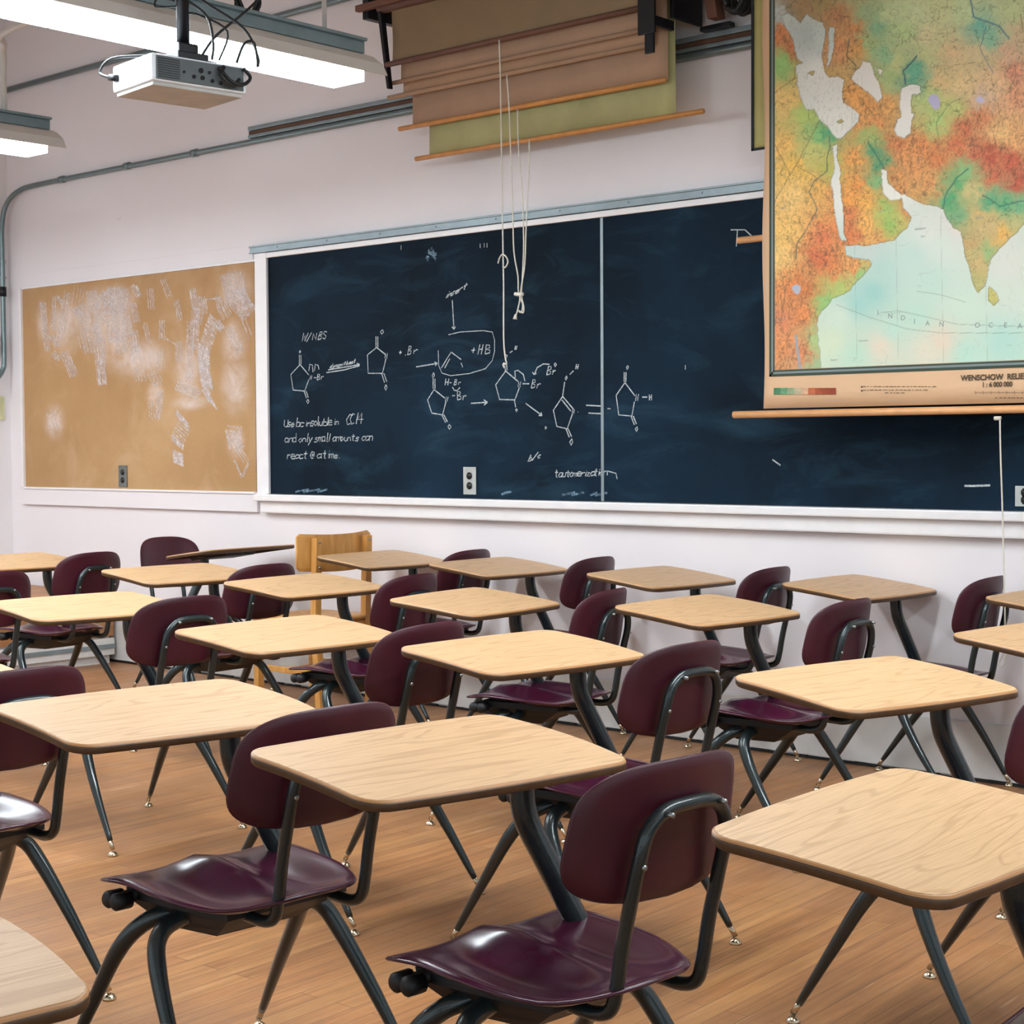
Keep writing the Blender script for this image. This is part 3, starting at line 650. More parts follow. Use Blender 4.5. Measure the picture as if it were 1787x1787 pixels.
# pull cords
def pcord(pts, label, r_=.0032):
    P = [at(a, b, y) for a, b, y in pts]
    o = MB().tube(P, r_, 7, 3).build('pull_cord', 'cord'); return tag(o, label, 'cord', 'white pull cords of the charts')
YK = 5.47
o = pcord([(871, 70, YK), (873, 130, YK), (875, 250, YK), (877, 380, YK), (878, 447, YK), (879, 500, YK), (879, 590, YK), (882, 625, YK), (884, 634, YK), (878, 636, YK), (880, 642, YK)], 'leftmost pull cord, the longest, reaching down to the chalk drawings', .0034)
pcord([(884, 130, YK), (888, 180, YK), (891, 260, YK), (895, 380, YK), (897, 440, YK), (904, 482, YK), (905, 512, YK), (912, 530, YK), (910, 545, YK), (904, 540, YK), (909, 520, YK)], 'second pull cord from the left, tied at its lower end')
pcord([(903, 190, YK - .01), (905, 260, YK - .01), (911, 330, YK - .01), (914, 420, YK - .01), (912, 480, YK - .01), (910, 514, YK - .01), (914, 535, YK - .01), (913, 546, YK - .01), (906, 542, YK - .01)], 'third pull cord from the left, knotted with the second')
pcord([(924, 245, YK - .02), (922, 320, YK - .02), (918, 400, YK - .02), (916, 460, YK - .02), (910, 500, YK - .02), (906, 530, YK - .02), (900, 553, YK - .02)], 'rightmost short-topped pull cord ending in a loose tail')
kn = MB(); a = at(906, 514, YK - .012)
kn.tube([a + Vector((-.024, 0, .004)), a, a + Vector((.022, 0, .0))], .0085, 8, 2); b = at(900, 553, YK - .022); kn.tube([b + Vector((0, 0, .012)), b - Vector((.004, 0, .01))], [.004, .010], 8, 1)
o = kn.build('cord_knot', 'cord'); tag(o, 'thick knot tying the three right pull cords together', 'knot')
a = at(878, 455, YK - .004); pts = [a + Vector((-.030, 0, -.01)), a + Vector((-.022, 0, .012)), a + Vector((.0, -.006, .026)), a + Vector((.022, -.006, .016)), a + Vector((.028, 0, -.008)), a + Vector((.012, 0, -.03)), a + Vector((-.002, 0, -.024))]
o = MB().tube(pts, .0034, 7, 4).build('cord_loop', 'cord'); tag(o, 'small curled loop tied on the longest pull cord', 'knot')

# ------------------------------------------------------------------ the big map
YM = 5.60
mx0, mx1, mz0, mz1 = -3.625, -1.70, 1.42, 3.46
wm = thing('wall_map', 'large colourful relief map of Asia hanging at the right', 'map', (mx0, YM, mz0)); PM = (mx0, YM, mz0)
def cloth_grid(x0, x1, z0, z1, y, mat, par, P, name='cloth', amp=.004):
    n, m = 40, 30; g = []
    for j in range(m + 1):
        for i in range(n + 1): g.append((x0 + (x1 - x0) * i / n + (.006 * math.sin(j * .5) if i == 0 else 0), y + amp * math.sin(i * .35 + j * .2), z0 + (z1 - z0) * j / m))
    F = [(j * (n + 1) + i, j * (n + 1) + i + 1, (j + 1) * (n + 1) + i + 1, (j + 1) * (n + 1) + i) for j in range(m) for i in range(n)]
    o = rel(MB().add(g, F, True), P).build(name, mat, par, recalc=False); s_ = o.modifiers.new('thickness', 'SOLIDIFY'); s_.thickness = .0015; return o
cloth_grid(mx0, mx1, mz0, mz1, YM, 'clothT', wm, PM, amp=0)
rel(MB().tube([(-3.765, YM, 1.398), (-1.55, YM, 1.398)], .0145, 14, 1), PM).build('rod', 'brod', wm)
rel(MB().tube([(-3.765, YM, mz1), (-1.55, YM, mz1)], .03, 14, 1), PM).build('roller', 'dwood', wm)
# printed border lines
fx0, fz0 = -3.597, 1.545
f = MB(); yb = YM - .0022; f.box(fx0, fx0 + .010, yb, yb + .0005, fz0, mz1 - .05); f.box(fx0, mx1 - .03, yb, yb + .0005, fz0, fz0 + .010)
rel(f, PM).build('border_line', 'grn', wm)
f = MB(); f.box(fx0 + .018, fx0 + .024, yb, yb + .0005, fz0 + .018, mz1 - .05); f.box(fx0 + .018, mx1 - .03, yb, yb + .0005, fz0 + .018, fz0 + .024)
rel(f, PM).build('border_line', 'grn', wm)
f = MB(); f.box(fx0 + .010, fx0 + .018, yb, yb + .0005, fz0 + .010, mz1 - .05); f.box(fx0 + .010, mx1 - .03, yb, yb + .0005, fz0 + .010, fz0 + .018)
rel(f, PM).build('border_line', 'greyprint', wm)

def noise2(x, y, sc, seed, oct_=4):
    rs = np.random.RandomState(seed); tot = np.zeros_like(x); amp = 1.; s_ = sc; wsum = 0
    for o_ in range(oct_):
        T = rs.rand(128, 128); X = x * s_; Y_ = y * s_; xi = np.floor(X).astype(int); yi = np.floor(Y_).astype(int); fx = X - xi; fy = Y_ - yi
        fx = fx * fx * (3 - 2 * fx); fy = fy * fy * (3 - 2 * fy)
        a = T[xi % 128, yi % 128]; b = T[(xi + 1) % 128, yi % 128]; c = T[xi % 128, (yi + 1) % 128]; d = T[(xi + 1) % 128, (yi + 1) % 128]
        tot += amp * ((a * (1 - fx) + b * fx) * (1 - fy) + (c * (1 - fx) + d * fx) * fy); wsum += amp; amp *= .55; s_ *= 2.05
    return tot / wsum
LAND = """260,420,e8c070 250,600,e6b45c 300,800,ecc070 260,950,e8b860 230,1050,e8bc6c 245,260,8fbf6a 340,470,b0c868 400,560,7fc070 440,545,3a9a68 370,620,c8c870 300,700,e8b850 400,780,e0a850 420,960,d2703a 400,1060,c8602e
450,1090,d4783a 540,1100,dc8c48 480,1190,a8b860 430,1240,88b868 570,1130,90c070 300,1180,cf7434 350,1200,c87030 260,1320,c8764a 330,1290,d07a3c 250,1420,cf8048 330,1450,c87848 390,1400,a0b878 390,1500,98b080
230,60,b0bcb8 280,30,8a7a5a 330,20,a07c50 240,140,cc7a40 300,190,c07040 410,20,9a8450 470,60,b0784c 530,120,c88850 480,200,d08a58 550,200,d89850 600,60,98b080 640,110,7fb488 600,180,a8c080 700,60,c0d098 750,120,b8d090
800,60,c8d4a0 850,140,d8cf9c 900,60,cccf98 1000,60,c4d49c 1060,110,70b8a0 1100,160,88c4a0 1180,60,bcc890 1220,150,d0b890 1180,230,dcb490 1050,220,d8c494 950,220,e0c090 850,220,c8cc90 800,290,60b090 780,330,50a888
720,250,c0c888 660,220,90c090 680,320,a8c080 540,390,e09c50 600,440,d8904c 680,430,dca05a 560,500,dc9850 640,500,dc9050 850,400,b8cc80 900,330,e0c088 880,500,b0cc78 940,450,c0c878 1000,350,e8c890 1060,410,d8bca0
1120,330,e8c090 1200,300,d89070 1210,400,dc9870 1060,470,d08050 1140,540,e8b878 1200,570,e0a468 1000,530,c86840 960,600,cf6e40 1100,640,c05030 1190,660,c05234 1220,740,b44a30 1120,720,c05c38 1040,640,c46040
880,640,d07840 820,600,d88448 800,700,d89050 860,760,d89454 760,640,dc9050 720,600,cf7840 700,720,d08444 740,780,d08848 610,560,a0b868 630,620,389868 655,670,3a9868 640,740,78b070 540,650,e49c48 560,760,e08c38
520,820,e8983c 600,830,e8a848 680,860,9cc060 690,920,90b858 740,900,b8b860 600,920,e8a850 530,950,cc6c34 520,880,d0743a 640,980,d89850 760,880,cc8048 960,740,50a868 930,830,38a068 1000,700,80b878 960,880,68a070
1030,780,c8b878 1100,820,40a070 1150,840,48a470 1220,850,60a878 1060,880,c8a868 1030,1000,b89860 1100,940,c4a870 1150,960,dca850 1190,920,b8b070 1060,1080,c0a468 1050,1160,b0a868 1090,1040,90b070 1110,1220,b8b060
440,700,b8b858 445,800,d89850 1400,300,d8b080 1400,600,c86840 1400,800,80a868 1500,100,c0cc90 1600,500,d0a068 1700,700,90b070 500,-100,a0b080 900,-100,c0d098 1200,-100,b0cc98 1600,-100,b8cc90 300,-60,b0a070"""
SEA = """620,1200,98ccc8 650,1100,b0d4d0 780,1050,c0dcd8 560,1250,9ccfcc 850,950,dde4e0 900,1000,d4e2dc 850,1150,bcdcd4 800,1300,b8dcd0 1000,1250,c8e0d4 700,1350,b8dcd0 650,1420,e0d4c4 840,1440,dcd8c8 900,1400,e0d0c0 550,1450,b8dccc
1000,1450,b4dcd0 1150,1400,acd8d0 1200,1200,d0dcd4 1180,1080,d8dcd8 450,1400,d0e0c8 480,1300,cce0d4 960,930,e0dcdc 600,1040,c4d4d4 400,300,eceeed 400,150,c8d6d6 600,320,f4f2f0 760,450,f6f4f2 700,780,f0f0ee 470,800,eceeed 480,500,eff0ee 1500,1200,b8d8d0 350,150,b4c2c2"""
def parse(s_):
    A = [q.split(',') for q in s_.split()]; return np.array([[float(a), float(b)] for a, b, _ in A]), np.array([lin(c) for *_, c in A])
POLY = {
 'ind': [(500, 1010), (560, 1010), (640, 1000), (700, 985), (760, 940), (775, 885), (745, 850), (735, 800), (750, 790), (800, 830), (880, 845), (905, 860), (925, 900), (945, 940), (980, 950), (985, 1000), (1010, 1090), (1030, 1170), (1050, 1205), (1075, 1170), (1095, 1110), (1105, 1060), (1150, 1010), (1200, 960), (1239, 915), (1330, 880), (1400, 960), (1440, 1080), (1500, 1200), (2400, 1300), (2400, 1600), (405, 1600), (400, 1440), (390, 1330), (410, 1280), (450, 1230), (520, 1190), (570, 1140), (610, 1085), (600, 1065), (540, 1060), (505, 1045)],
 'med': [(305, 270), (335, 255), (310, 240), (290, 160), (250, 100), (240, 60), (275, 55), (300, 75), (320, 95), (350, 60), (380, 80), (420, 90), (425, 150), (410, 230), (420, 290), (440, 320), (470, 310), (500, 330), (490, 370), (500, 420), (560, 470), (555, 500), (520, 540), (490, 570), (470, 565), (440, 530), (400, 490), (380, 450), (350, 450), (330, 420), (310, 350)],
 'adr': [(440, 110), (465, 115), (460, 180), (440, 270), (430, 270), (435, 180)],
 'blk': [(575, 250), (610, 260), (625, 300), (650, 350), (655, 400), (640, 420), (600, 380), (560, 350), (530, 330), (540, 300), (565, 280)], 'azo': [(635, 280), (662, 288), (650, 308)],
 'cas': [(740, 360), (780, 345), (815, 355), (815, 385), (780, 390), (770, 420), (775, 470), (788, 470), (775, 500), (775, 550), (750, 572), (720, 560), (708, 530), (720, 490), (735, 480), (725, 430), (728, 390)],
 'per': [(650, 695), (670, 700), (685, 750), (710, 780), (740, 800), (730, 820), (690, 825), (665, 800), (655, 760)],
 'red': [(455, 600), (475, 590), (470, 640), (485, 720), (490, 820), (500, 920), (508, 990), (490, 990), (470, 930), (455, 850), (450, 740), (458, 660)]}
ISL = [[(1095, 1175), (1125, 1200), (1135, 1235), (1115, 1255), (1092, 1235), (1090, 1200)], [(470, 500), (490, 490), (500, 500), (480, 508)], [(350, 300), (380, 290), (372, 312)]]
def inpoly(u, v, P):
    r_ = np.zeros(u.shape, bool); n = len(P)
    for i in range(n):
        (x1, y1), (x2, y2) = P[i], P[(i + 1) % n]
        c = ((y1 > v) != (y2 > v)); 
        with np.errstate(divide='ignore', invalid='ignore'): xi = (x2 - x1) * (v - y1) / (y2 - y1 + 1e-12) + x1
        r_ ^= c & (u < xi)
    return r_
def dline(u, v, P):
    D = np.full(u.shape, 1e9)
    for (x1, y1), (x2, y2) in zip(P[:-1], P[1:]):
        dx, dy = x2 - x1, y2 - y1; t = np.clip(((u - x1) * dx + (v - y1) * dy) / (dx * dx + dy * dy), 0, 1)
        D = np.minimum(D, np.hypot(u - x1 - t * dx, v - y1 - t * dy))
    return D
ix0, ix1, iz0, iz1 = fx0 + .026, mx1 - .05, fz0 + .026, mz1 - .05
stp = .0031
nx = int((ix1 - ix0) / stp); nz = int((iz1 - iz0) / stp)
gx, gz = np.meshgrid(np.linspace(ix0, ix1, nx), np.linspace(iz0, iz1, nz))
P3 = np.stack([gx.ravel(), np.full(gx.size, YM - .0025), gz.ravel()], 1)
q = proj(P3); u = (q[:, 0] - 1260) * 2.351; v = q[:, 1] * 2.351
wu = u + (noise2(u, v, .02, 3, 3) - .5) * 26; wv_ = v + (noise2(u, v, .02, 4, 3) - .5) * 26
def idw(u, v, pts, cols, p=3.2):
    num = np.zeros((u.size, 3)); den = np.zeros(u.size)
    for (a, b), c in zip(pts, cols):
        w = 1 / (np.hypot(u - a, v - b) + 8) ** p; num += w[:, None] * c; den += w
    return num / den[:, None]
lp, lc = parse(LAND); sp_, scs = parse(SEA)
wu2 = u + (noise2(u, v, .035, 13, 4) - .5) * 70; wv2 = v + (noise2(u, v, .035, 14, 4) - .5) * 70
land = idw(wu2, wv2, lp, lc); sea = idw(u, v, sp_, scs, 2.6)
sm1 = np.zeros(u.size, bool)
for P in POLY.values(): sm1 |= inpoly(wu * .6 + u * .4, wv_ * .6 + v * .4, P)
for P in ISL: sm1 &= ~inpoly(u, v, P)
# mountain relief where the ink is orange or red
warm = np.clip((land[:, 0] - land[:, 1] * 1.25) * 3.2, 0, 1)
du = noise2(u, v, .03, 71, 3) * 40; rdg = 1 - np.abs(noise2((u + v * .35) * 1.3 + du, (v - u * .5) * .7 + du, .075, 21, 4) * 2 - 1) * 2.4; rdg2 = noise2(u + du, v, .2, 22, 2)
sh = 1 + warm * ((rdg - .55) * .5 + (rdg2 - .5) * .45); land = land * np.clip(sh, .45, 1.3)[:, None]
land *= (1 + (noise2(u, v, .07, 30, 3) - .5) * .25)[:, None]
# political borders and rivers
cell = np.abs(noise2(u, v, .013, 41, 3) - .5); cell2 = np.abs(noise2(u, v, .02, 42, 3) - .47)
cell3 = np.abs(noise2(u + 900, v + 300, .017, 43, 3) - .5); ln = np.clip(1 - cell / .011, 0, 1) * .6 + np.clip(1 - cell2 / .011, 0, 1) * .5 + np.clip(1 - cell3 / .009, 0, 1) * .45
land = land * (1 - np.clip(ln, 0, .6))[:, None]
for P, c, w in (([(440, 560), (445, 600), (430, 650), (430, 700), (380, 740), (360, 790), (390, 860), (350, 930), (310, 1000), (300, 1060)], '40584a', 3), ([(215, 590), (280, 720), (215, 830)], '70502e', 2.2), ([(280, 720), (410, 480)], '70502e', 2.2),
                ([(300, 680), (430, 750)], '70502e', 2.2), ([(1010, 690), (960, 730), (920, 800), (905, 855)], '1f6a58', 4), ([(1070, 800), (1140, 845), (1260, 820)], '1f6a58', 4), ([(800, 230), (745, 290), (755, 345)], '205868', 4.5),
                ([(1020, 0), (1030, 70), (1140, 110), (1175, 160)], '2a6a88', 4), ([(1110, 300), (1060, 200), (1080, 110)], '2a6a88', 2.5), ([(600, 580), (640, 650), (660, 690)], '1f6858', 4), ([(890, 560), (880, 500), (930, 430), (990, 400)], '5a7a50', 2.2),
                ([(520, 160), (510, 230), (550, 270)], '284f4a', 3), ([(1225, 60), (1235, 130)], '605038', 2.5), ([(215, 380), (300, 320), (300, 280)], '70502e', 2.2), ([(240, 1120), (260, 1200), (240, 1320)], '5a3a28', 2.2), ([(300, 1380), (310, 1430), (325, 1530)], '8c98a0', 7)):
    D = dline(wu * .4 + u * .6, wv_ * .4 + v * .6, P); k = np.clip((w - D) / 1.5, 0, 1)[:, None] * .85; land = land * (1 - k) + np.array(lin(c)) * k
for (a, b, r1, r2, c) in ((300, 1190, 20, 24, 'a8b0c0'), (875, 415, 24, 28, 'bab4d6'), (1065, 410, 16, 12, 'c6bedc')):
    D = np.hypot((wu - a) / r1, (wv_ - b) / r2); k = np.clip((1.1 - D) * 5, 0, 1)[:, None]; land = land * (1 - k) + np.array(lin(c)) * k
# currents, meridians and soundings on the water
k = np.clip(1 - np.abs(noise2(u * .4, v, .02, 51, 2) - .5) / .008, 0, 1) * .16
for mu in (550, 720, 905, 1085, 1265, 1440): k = np.maximum(k, np.clip(1.6 - np.abs(u - mu - (v - 1300) * .02), 0, 1) * .25)
for P in ([(470, 1250), (600, 1300), (760, 1350), (900, 1366), (1239, 1366), (1500, 1350)], [(640, 1285), (720, 1275), (840, 1300), (960, 1330), (1239, 1340)], [(800, 1195), (900, 1210), (1000, 1240)]): k = np.maximum(k, np.clip(2.0 - dline(u, v, P), 0, 1) * .4)
k = np.maximum(k, (v < 620) * (u < 560) * np.clip(noise2(u * 2, v * .7, .12, 60, 3) - .6, 0, 1) * 1.3)
sea = sea * (1 - k)[:, None] * np.array([.92, .90, .84])
col = np.where(sm1[:, None], sea, land)
coast = np.zeros(u.size)
sm2 = sm1.reshape(nz, nx); e = np.zeros((nz, nx), bool); e[:, 1:] |= sm2[:, 1:] != sm2[:, :-1]; e[1:] |= sm2[1:] != sm2[:-1]
col = col * np.where(e.ravel(), .55, 1)[:, None]
me = bpy.data.meshes.new('printed_map')
idx = np.arange(nx * nz).reshape(nz, nx); quads = np.stack([idx[:-1, :-1], idx[:-1, 1:], idx[1:, 1:], idx[1:, :-1]], -1).reshape(-1, 4)
me.vertices.add(nx * nz); me.vertices.foreach_set('co', (P3 - np.array(PM)).astype(np.float32).ravel())
me.loops.add(quads.size); me.loops.foreach_set('vertex_index', quads.astype(np.int32).ravel())
me.polygons.add(len(quads)); me.polygons.foreach_set('loop_start', np.arange(0, quads.size, 4, dtype=np.int32)); me.polygons.foreach_set('loop_total', np.full(len(quads), 4, dtype=np.int32))
me.update(calc_edges=True); ca = me.color_attributes.new('ink', 'FLOAT_COLOR', 'POINT'); ca.data.foreach_set('color', np.concatenate([np.clip(col, 0, 1), np.ones((u.size, 1))], 1).astype(np.float32).ravel())
t = NT('printed_map_ink'); at_ = t.new('ShaderNodeAttribute', attribute_name='ink'); t.col(t.mix(.06, at_.outputs['Color'], lin('d8c8a8'))); t.b.inputs['Roughness'].default_value = .6
me.materials.append(t.m); o = bpy.data.objects.new('printed_map', me); COL.objects.link(o); o.parent = wm

# lettering
def letters(items, mat, par, P, name='lettering', bold=0):
    """items: (text, x, y, z, size, rot) lying on the plane y"""
    mb = MB(); dg = None
    for (s_, x, y, z, size, rot, sx) in items:
        cu = bpy.data.curves.new('t', 'FONT'); cu.body = s_; cu.size = size; cu.offset = bold; cu.align_x = 'LEFT'; ob = bpy.data.objects.new('t', cu); COL.objects.link(ob)
        bpy.context.view_layer.update(); m_ = bpy.data.meshes.new_from_object(ob.evaluated_get(bpy.context.evaluated_depsgraph_get()))
        c_, s2 = math.cos(rot), math.sin(rot)
        V = [(x + (p.co.x * sx) * c_ - p.co.y * s2, y, z + (p.co.x * sx) * s2 + p.co.y * c_) for p in m_.vertices]
        mb.add(V, [tuple(f_.vertices) for f_ in m_.polygons]); bpy.data.objects.remove(ob); bpy.data.curves.remove(cu); bpy.data.meshes.remove(m_)
    return rel(mb, P).build(name, mat, par, recalc=False)
YL = YM - .0035
def mp_(u_, v_): return at(1260 + u_ / 2.351, v_ / 2.351, YL)
it = []
for c_, u_, v_ in (('I', 636, 1292), ('N', 680, 1306), ('D', 732, 1314), ('I', 786, 1328), ('A', 834, 1336), ('N', 890, 1340), ('O', 1036, 1344), ('C', 1092, 1344), ('E', 1156, 1344), ('A', 1212, 1348), ('N', 1268, 1348)):
    p = mp_(u_, v_); it.append((c_, p.x, YL, p.z, .026, -.03, 1))
letters(it, 'greyprint', wm, PM)
p = mp_(980, 1562); it = [('WENSCHOW  RELIEF', p.x, YL, p.z, .028, 0, .95)]; p = mp_(1066, 1588); it.append(('1 : 6 000 000', p.x, YL, p.z, .024, 0, .9)); letters(it, 'brownprint', wm, PM, 'lettering', .0009)
it = []
for s_, u_, v_, sz in (('ARABIAN', 790, 945, .011), ('SEA', 815, 975, .011), ('ARABIA', 640, 870, .010), ('LIBYA', 240, 860, .010), ('AFRICA', 225, 1316, .012), ('Seychelles', 560, 1402, .010), ('Equator', 445, 1480, .010), ('IRAN', 800, 660, .010), ('INDIA', 1040, 900, .012)):
    p = mp_(u_, v_); it.append((s_, p.x, YL, p.z, sz, 0, 1))
letters(it, 'greyprint', wm, PM, 'small_lettering')
f = MB(); rq = random.Random(9)
for v_, ua, ub in ((1586, 580, 870), (1600, 580, 840), (1612, 668, 740), (1632, 1120, 1300)):
    uu = ua
    while uu < ub:
        w = rq.uniform(5, 18); f.ribbon([mp_(uu, v_), mp_(uu + w, v_)], .0022); uu += w + rq.uniform(3, 8)
for v_ in (1587, 1603): f.ribbon([mp_(570, v_), mp_(578, v_)], .005)
f.ribbon([mp_(1035, 1610), mp_(1400, 1610)], .001)
for k in range(9): f.ribbon([mp_(1040 + k * 32, 1603), mp_(1040.5 + k * 32, 1617)], .0012)
rel(f, PM).build('legend_marks', 'brownprint', wm, recalc=False)
cols_ = ['3f7a55', '5e8f68', '8a9a78', 'b8a888', 'c8a080', 'b0603c', '9a4c2c', '8c4026', '8a3c24']
for k, c_ in enumerate(cols_):
    a = mp_(212 + k * 28.3, 1592); b = mp_(212 + (k + 1) * 28.3, 1618); m_ = simple('legend_ink_' + c_, [int(c_[i:i + 2], 16) / 255 for i in (0, 2, 4)], .8, var=.15, scale=60)
    rel(MB().box(a.x, b.x, YL, YL + .0005, b.z, a.z), PM).build('legend_swatch', m_, wm)
tg = at(1262 + 1137 / 2.351 - 2, 730, YM)
pc = MB(); a = at(1741, 731, YM - .016); pc.tube([a + Vector((-.012, 0, .002)), a + Vector((.012, 0, .002))], .0075, 8, 1)
pth = [at(1745, 731, YM - .016), at(1746, 790, YM - .016), at(1749, 880, YM - .016), at(1751, 960, YM - .016), at(1753, 1040, YM - .016), at(1754, 1090, YM - .016), at(1755, 1132, YM - .016), at(1752, 1140, YM - .016), at(1744, 1155, YM - .016), at(1746, 1164, YM - .016), at(1752, 1160, YM - .016), at(1755, 1140, YM - .016)]
pc.tube(pth, .003, 7, 4); o = pc.build('pull_cord', 'cord'); tag(o, 'white pull cord hanging from the foot of the big map', 'cord')
# charts behind the big map
b1 = thing('wall_chart', 'yellow-green chart with black border, partly hidden behind the big map', 'chart', (-3.70, 5.66, 2.45)); P = (-3.70, 5.66, 2.45)
cloth_grid(-3.705, -2.2, 2.455, 3.5, 5.645, 'clothY', b1, P, amp=.0)
f = MB(); f.box(-3.709, -3.699, 5.640, 5.644, 2.45, 3.5); f.box(-3.709, -2.2, 5.640, 5.644, 2.448, 2.458); rel(f, P).build('border_line', 'blk', b1)
rel(MB().tube([(-3.8, 5.645, 3.5), (-2.1, 5.645, 3.5)], .025, 12, 1), P).build('roller', 'dwood', b1)
b2 = thing('wall_chart', 'tan chart with wooden rod sticking out left behind the big map', 'chart', (-3.70, 5.685, 2.10)); P = (-3.70, 5.685, 2.10)
cloth_grid(-3.672, -2.2, 2.11, 3.58, 5.685, 'clothT', b2, P, amp=0)
rel(MB().tube([(-3.80, 5.685, 2.105), (-2.1, 5.685, 2.105)], .0135, 12, 1), P).build('rod', 'brod', b2)
rel(MB().tube([(-3.8, 5.685, 3.6), (-2.1, 5.685, 3.6)], .025, 12, 1), P).build('roller', 'dwood', b2)

# ------------------------------------------------------------------ low wooden cabinet in the corner
lc_ = thing('low_cabinet', 'low orange-brown wooden platform box in the left corner under the corkboard', 'cabinet', (XL + .02, 5.8, 0))
MB().box(.01, 1.12, -1.9, .0, .16, .40, .006).build('body', 'boxw', lc_)
MB().box(.0, 1.14, -1.92, .0, .40, .42, .004).build('top', 'boxw', lc_)
f = MB(); f.box(.03, 1.10, -1.88, -.02, .0, .16); f.box(1.10, 1.125, -1.9, -.0, .05, .15, .003); f.build('plinth', 'base', lc_)
MB().box(1.125, 1.132, -1.9, .0, .09, .115).build('plinth_stripe', 'alu', lc_)

# ------------------------------------------------------------------ student desks
TOP = [(.2854, .1196), (.2835, .131), (.2785, .1425), (.2704, .1529), (.2599, .1609), (.2482, .1657), (.2368, .1673), (.155, .1731), (.0732, .1773), (-.0086, .1798), (-.0904, .1808), (-.1723, .1802), (-.2542, .1779), (-.2655, .1767), (-.2767, .1724), (-.2864, .1649), (-.2935, .1549), (-.2974, .1436), (-.2981, .1322), (-.2925, .0923), (-.2882, .0524), (-.2851, .0124), (-.2833, -.0277), (-.2827, -.0679), (-.2833, -.1081), (-.2812, -.1196), (-.276, -.1313), (-.2676, -.142), (-.2569, -.1503), (-.2452, -.1556), (-.2337, -.1577), (-.1532, -.1667), (-.0725, -.174), (.0083, -.1798), (.0891, -.1839), (.1701, -.1864), (.2512, -.1872), (.2625, -.1865), (.2737, -.1826), (.2836, -.1755), (.2909, -.1658), (.295, -.1546), (.296, -.1433), (.3021, -.0992), (.3051, -.0552), (.3049, -.0113), (.3016, .0325), (.2951, .0761)]
TZ, TILT = .745, .1335
def inset(d):
    n = len(TOP); out = []
    for i, p in enumerate(TOP):
        a = Vector(TOP[i - 1]); b = Vector(TOP[(i + 1) % n]); t_ = (b - a).normalized(); nn = Vector((-t_.y, t_.x)); out.append(Vector(p) + nn * d)
    return out
def ring(d, dz): return [(p.x, p.y, TZ + p.y * TILT + dz) for p in inset(d)]
def shell(outline, fn, th, nr=9):
    """closed plastic shell: outline in (a, b), fn(a, b) -> point and unit normal"""
    ca = sum(p[0] for p in outline) / len(outline); cb_ = sum(p[1] for p in outline) / len(outline); n = len(outline)
    top = []; bot = []
    for k in range(nr, 0, -1):
        s_ = (k / nr) ** .9
        t_ = [fn(ca + (a - ca) * s_, cb_ + (b - cb_) * s_) for a, b in outline]; top.append([p + nn * th / 2 * (.55 if k == nr else 1) for p, nn in t_]); bot.append([p - nn * th / 2 * (.55 if k == nr else 1) for p, nn in t_])
    rim = []
    for a, b in outline:
        L_ = math.hypot(a - ca, b - cb_); p, nn = fn(a + (a - ca) / L_ * .004, b + (b - cb_) / L_ * .004); rim.append(p)
    pc_, nc = fn(ca, cb_)
    mb = MB(); R_ = top[::-1] + [rim] + bot
    mb.rings(R_, True, False, False)
    b0 = len(mb.v); mb.v += [tuple(pc_ + nc * th / 2), tuple(pc_ - nc * th / 2)]
    last = (len(R_) - 1) * n
    for k in range(n):
        mb.f.append((b0, (k + 1) % n, k)); mb.f.append((b0 + 1, last + k, last + (k + 1) % n)); mb.sm += [True, True]; mb.mi += [0, 0]
    return mb
def seat_mesh():
    out = []
    W_, Y0, Y1 = .208, -.075, -.475
    # front edge, corners, sides running into a round back
    pts = [(-W_, Y0)]
    for k in range(1, 14): pts.append((-W_ + 2 * W_ * k / 14, Y0 + .006 * math.sin(math.pi * k / 14)))
    pts.append((W_, Y0))
    for k in range(1, 5): pts.append((W_ - .001 * k, Y0 - .028 * k))
    for k in range(0, 25):
        a = math.pi * k / 24; c_, s_ = math.cos(a), math.sin(a)
        e = 2 / 2.35; pts.append(((W_ - .004) * math.copysign(abs(c_) ** e, c_), (Y0 - .145) - (Y0 - .145 - Y1) * abs(s_) ** e))
    for k in range(4, 0, -1): pts.append((-W_ + .001 * k, Y0 - .028 * k))
    sc = .02
    outl = [(a + sc, b) for a, b in pts]
    def h(a, b):
        x_ = (a - sc) / W_; t_ = (b - Y0) / (Y1 - Y0)
        z = .440 + .012 * (1 - t_) - .026 * math.exp(-((abs(x_) - .48) / .33) ** 2) * math.exp(-((t_ - .45) / .36) ** 2) - .012 * math.exp(-((t_ - .72) / .22) ** 2) * (1 - x_ * x_ * .8)
        z += .012 * max(0, t_ - .8) / .2 - .010 * max(0, .18 - t_) / .18 * (abs(x_) < 2)
        z += .010 * math.exp(-(x_ / .16) ** 2) * math.exp(-((t_ - .15) / .3) ** 2)
        return z
    def fn(a, b):
        e = .004; n = Vector((-(h(a + e, b) - h(a - e, b)) / (2 * e), -(h(a, b + e) - h(a, b - e)) / (2 * e), 1)).normalized(); return Vector((a, b, h(a, b))), n
    return shell(outl, fn, .012, 12)
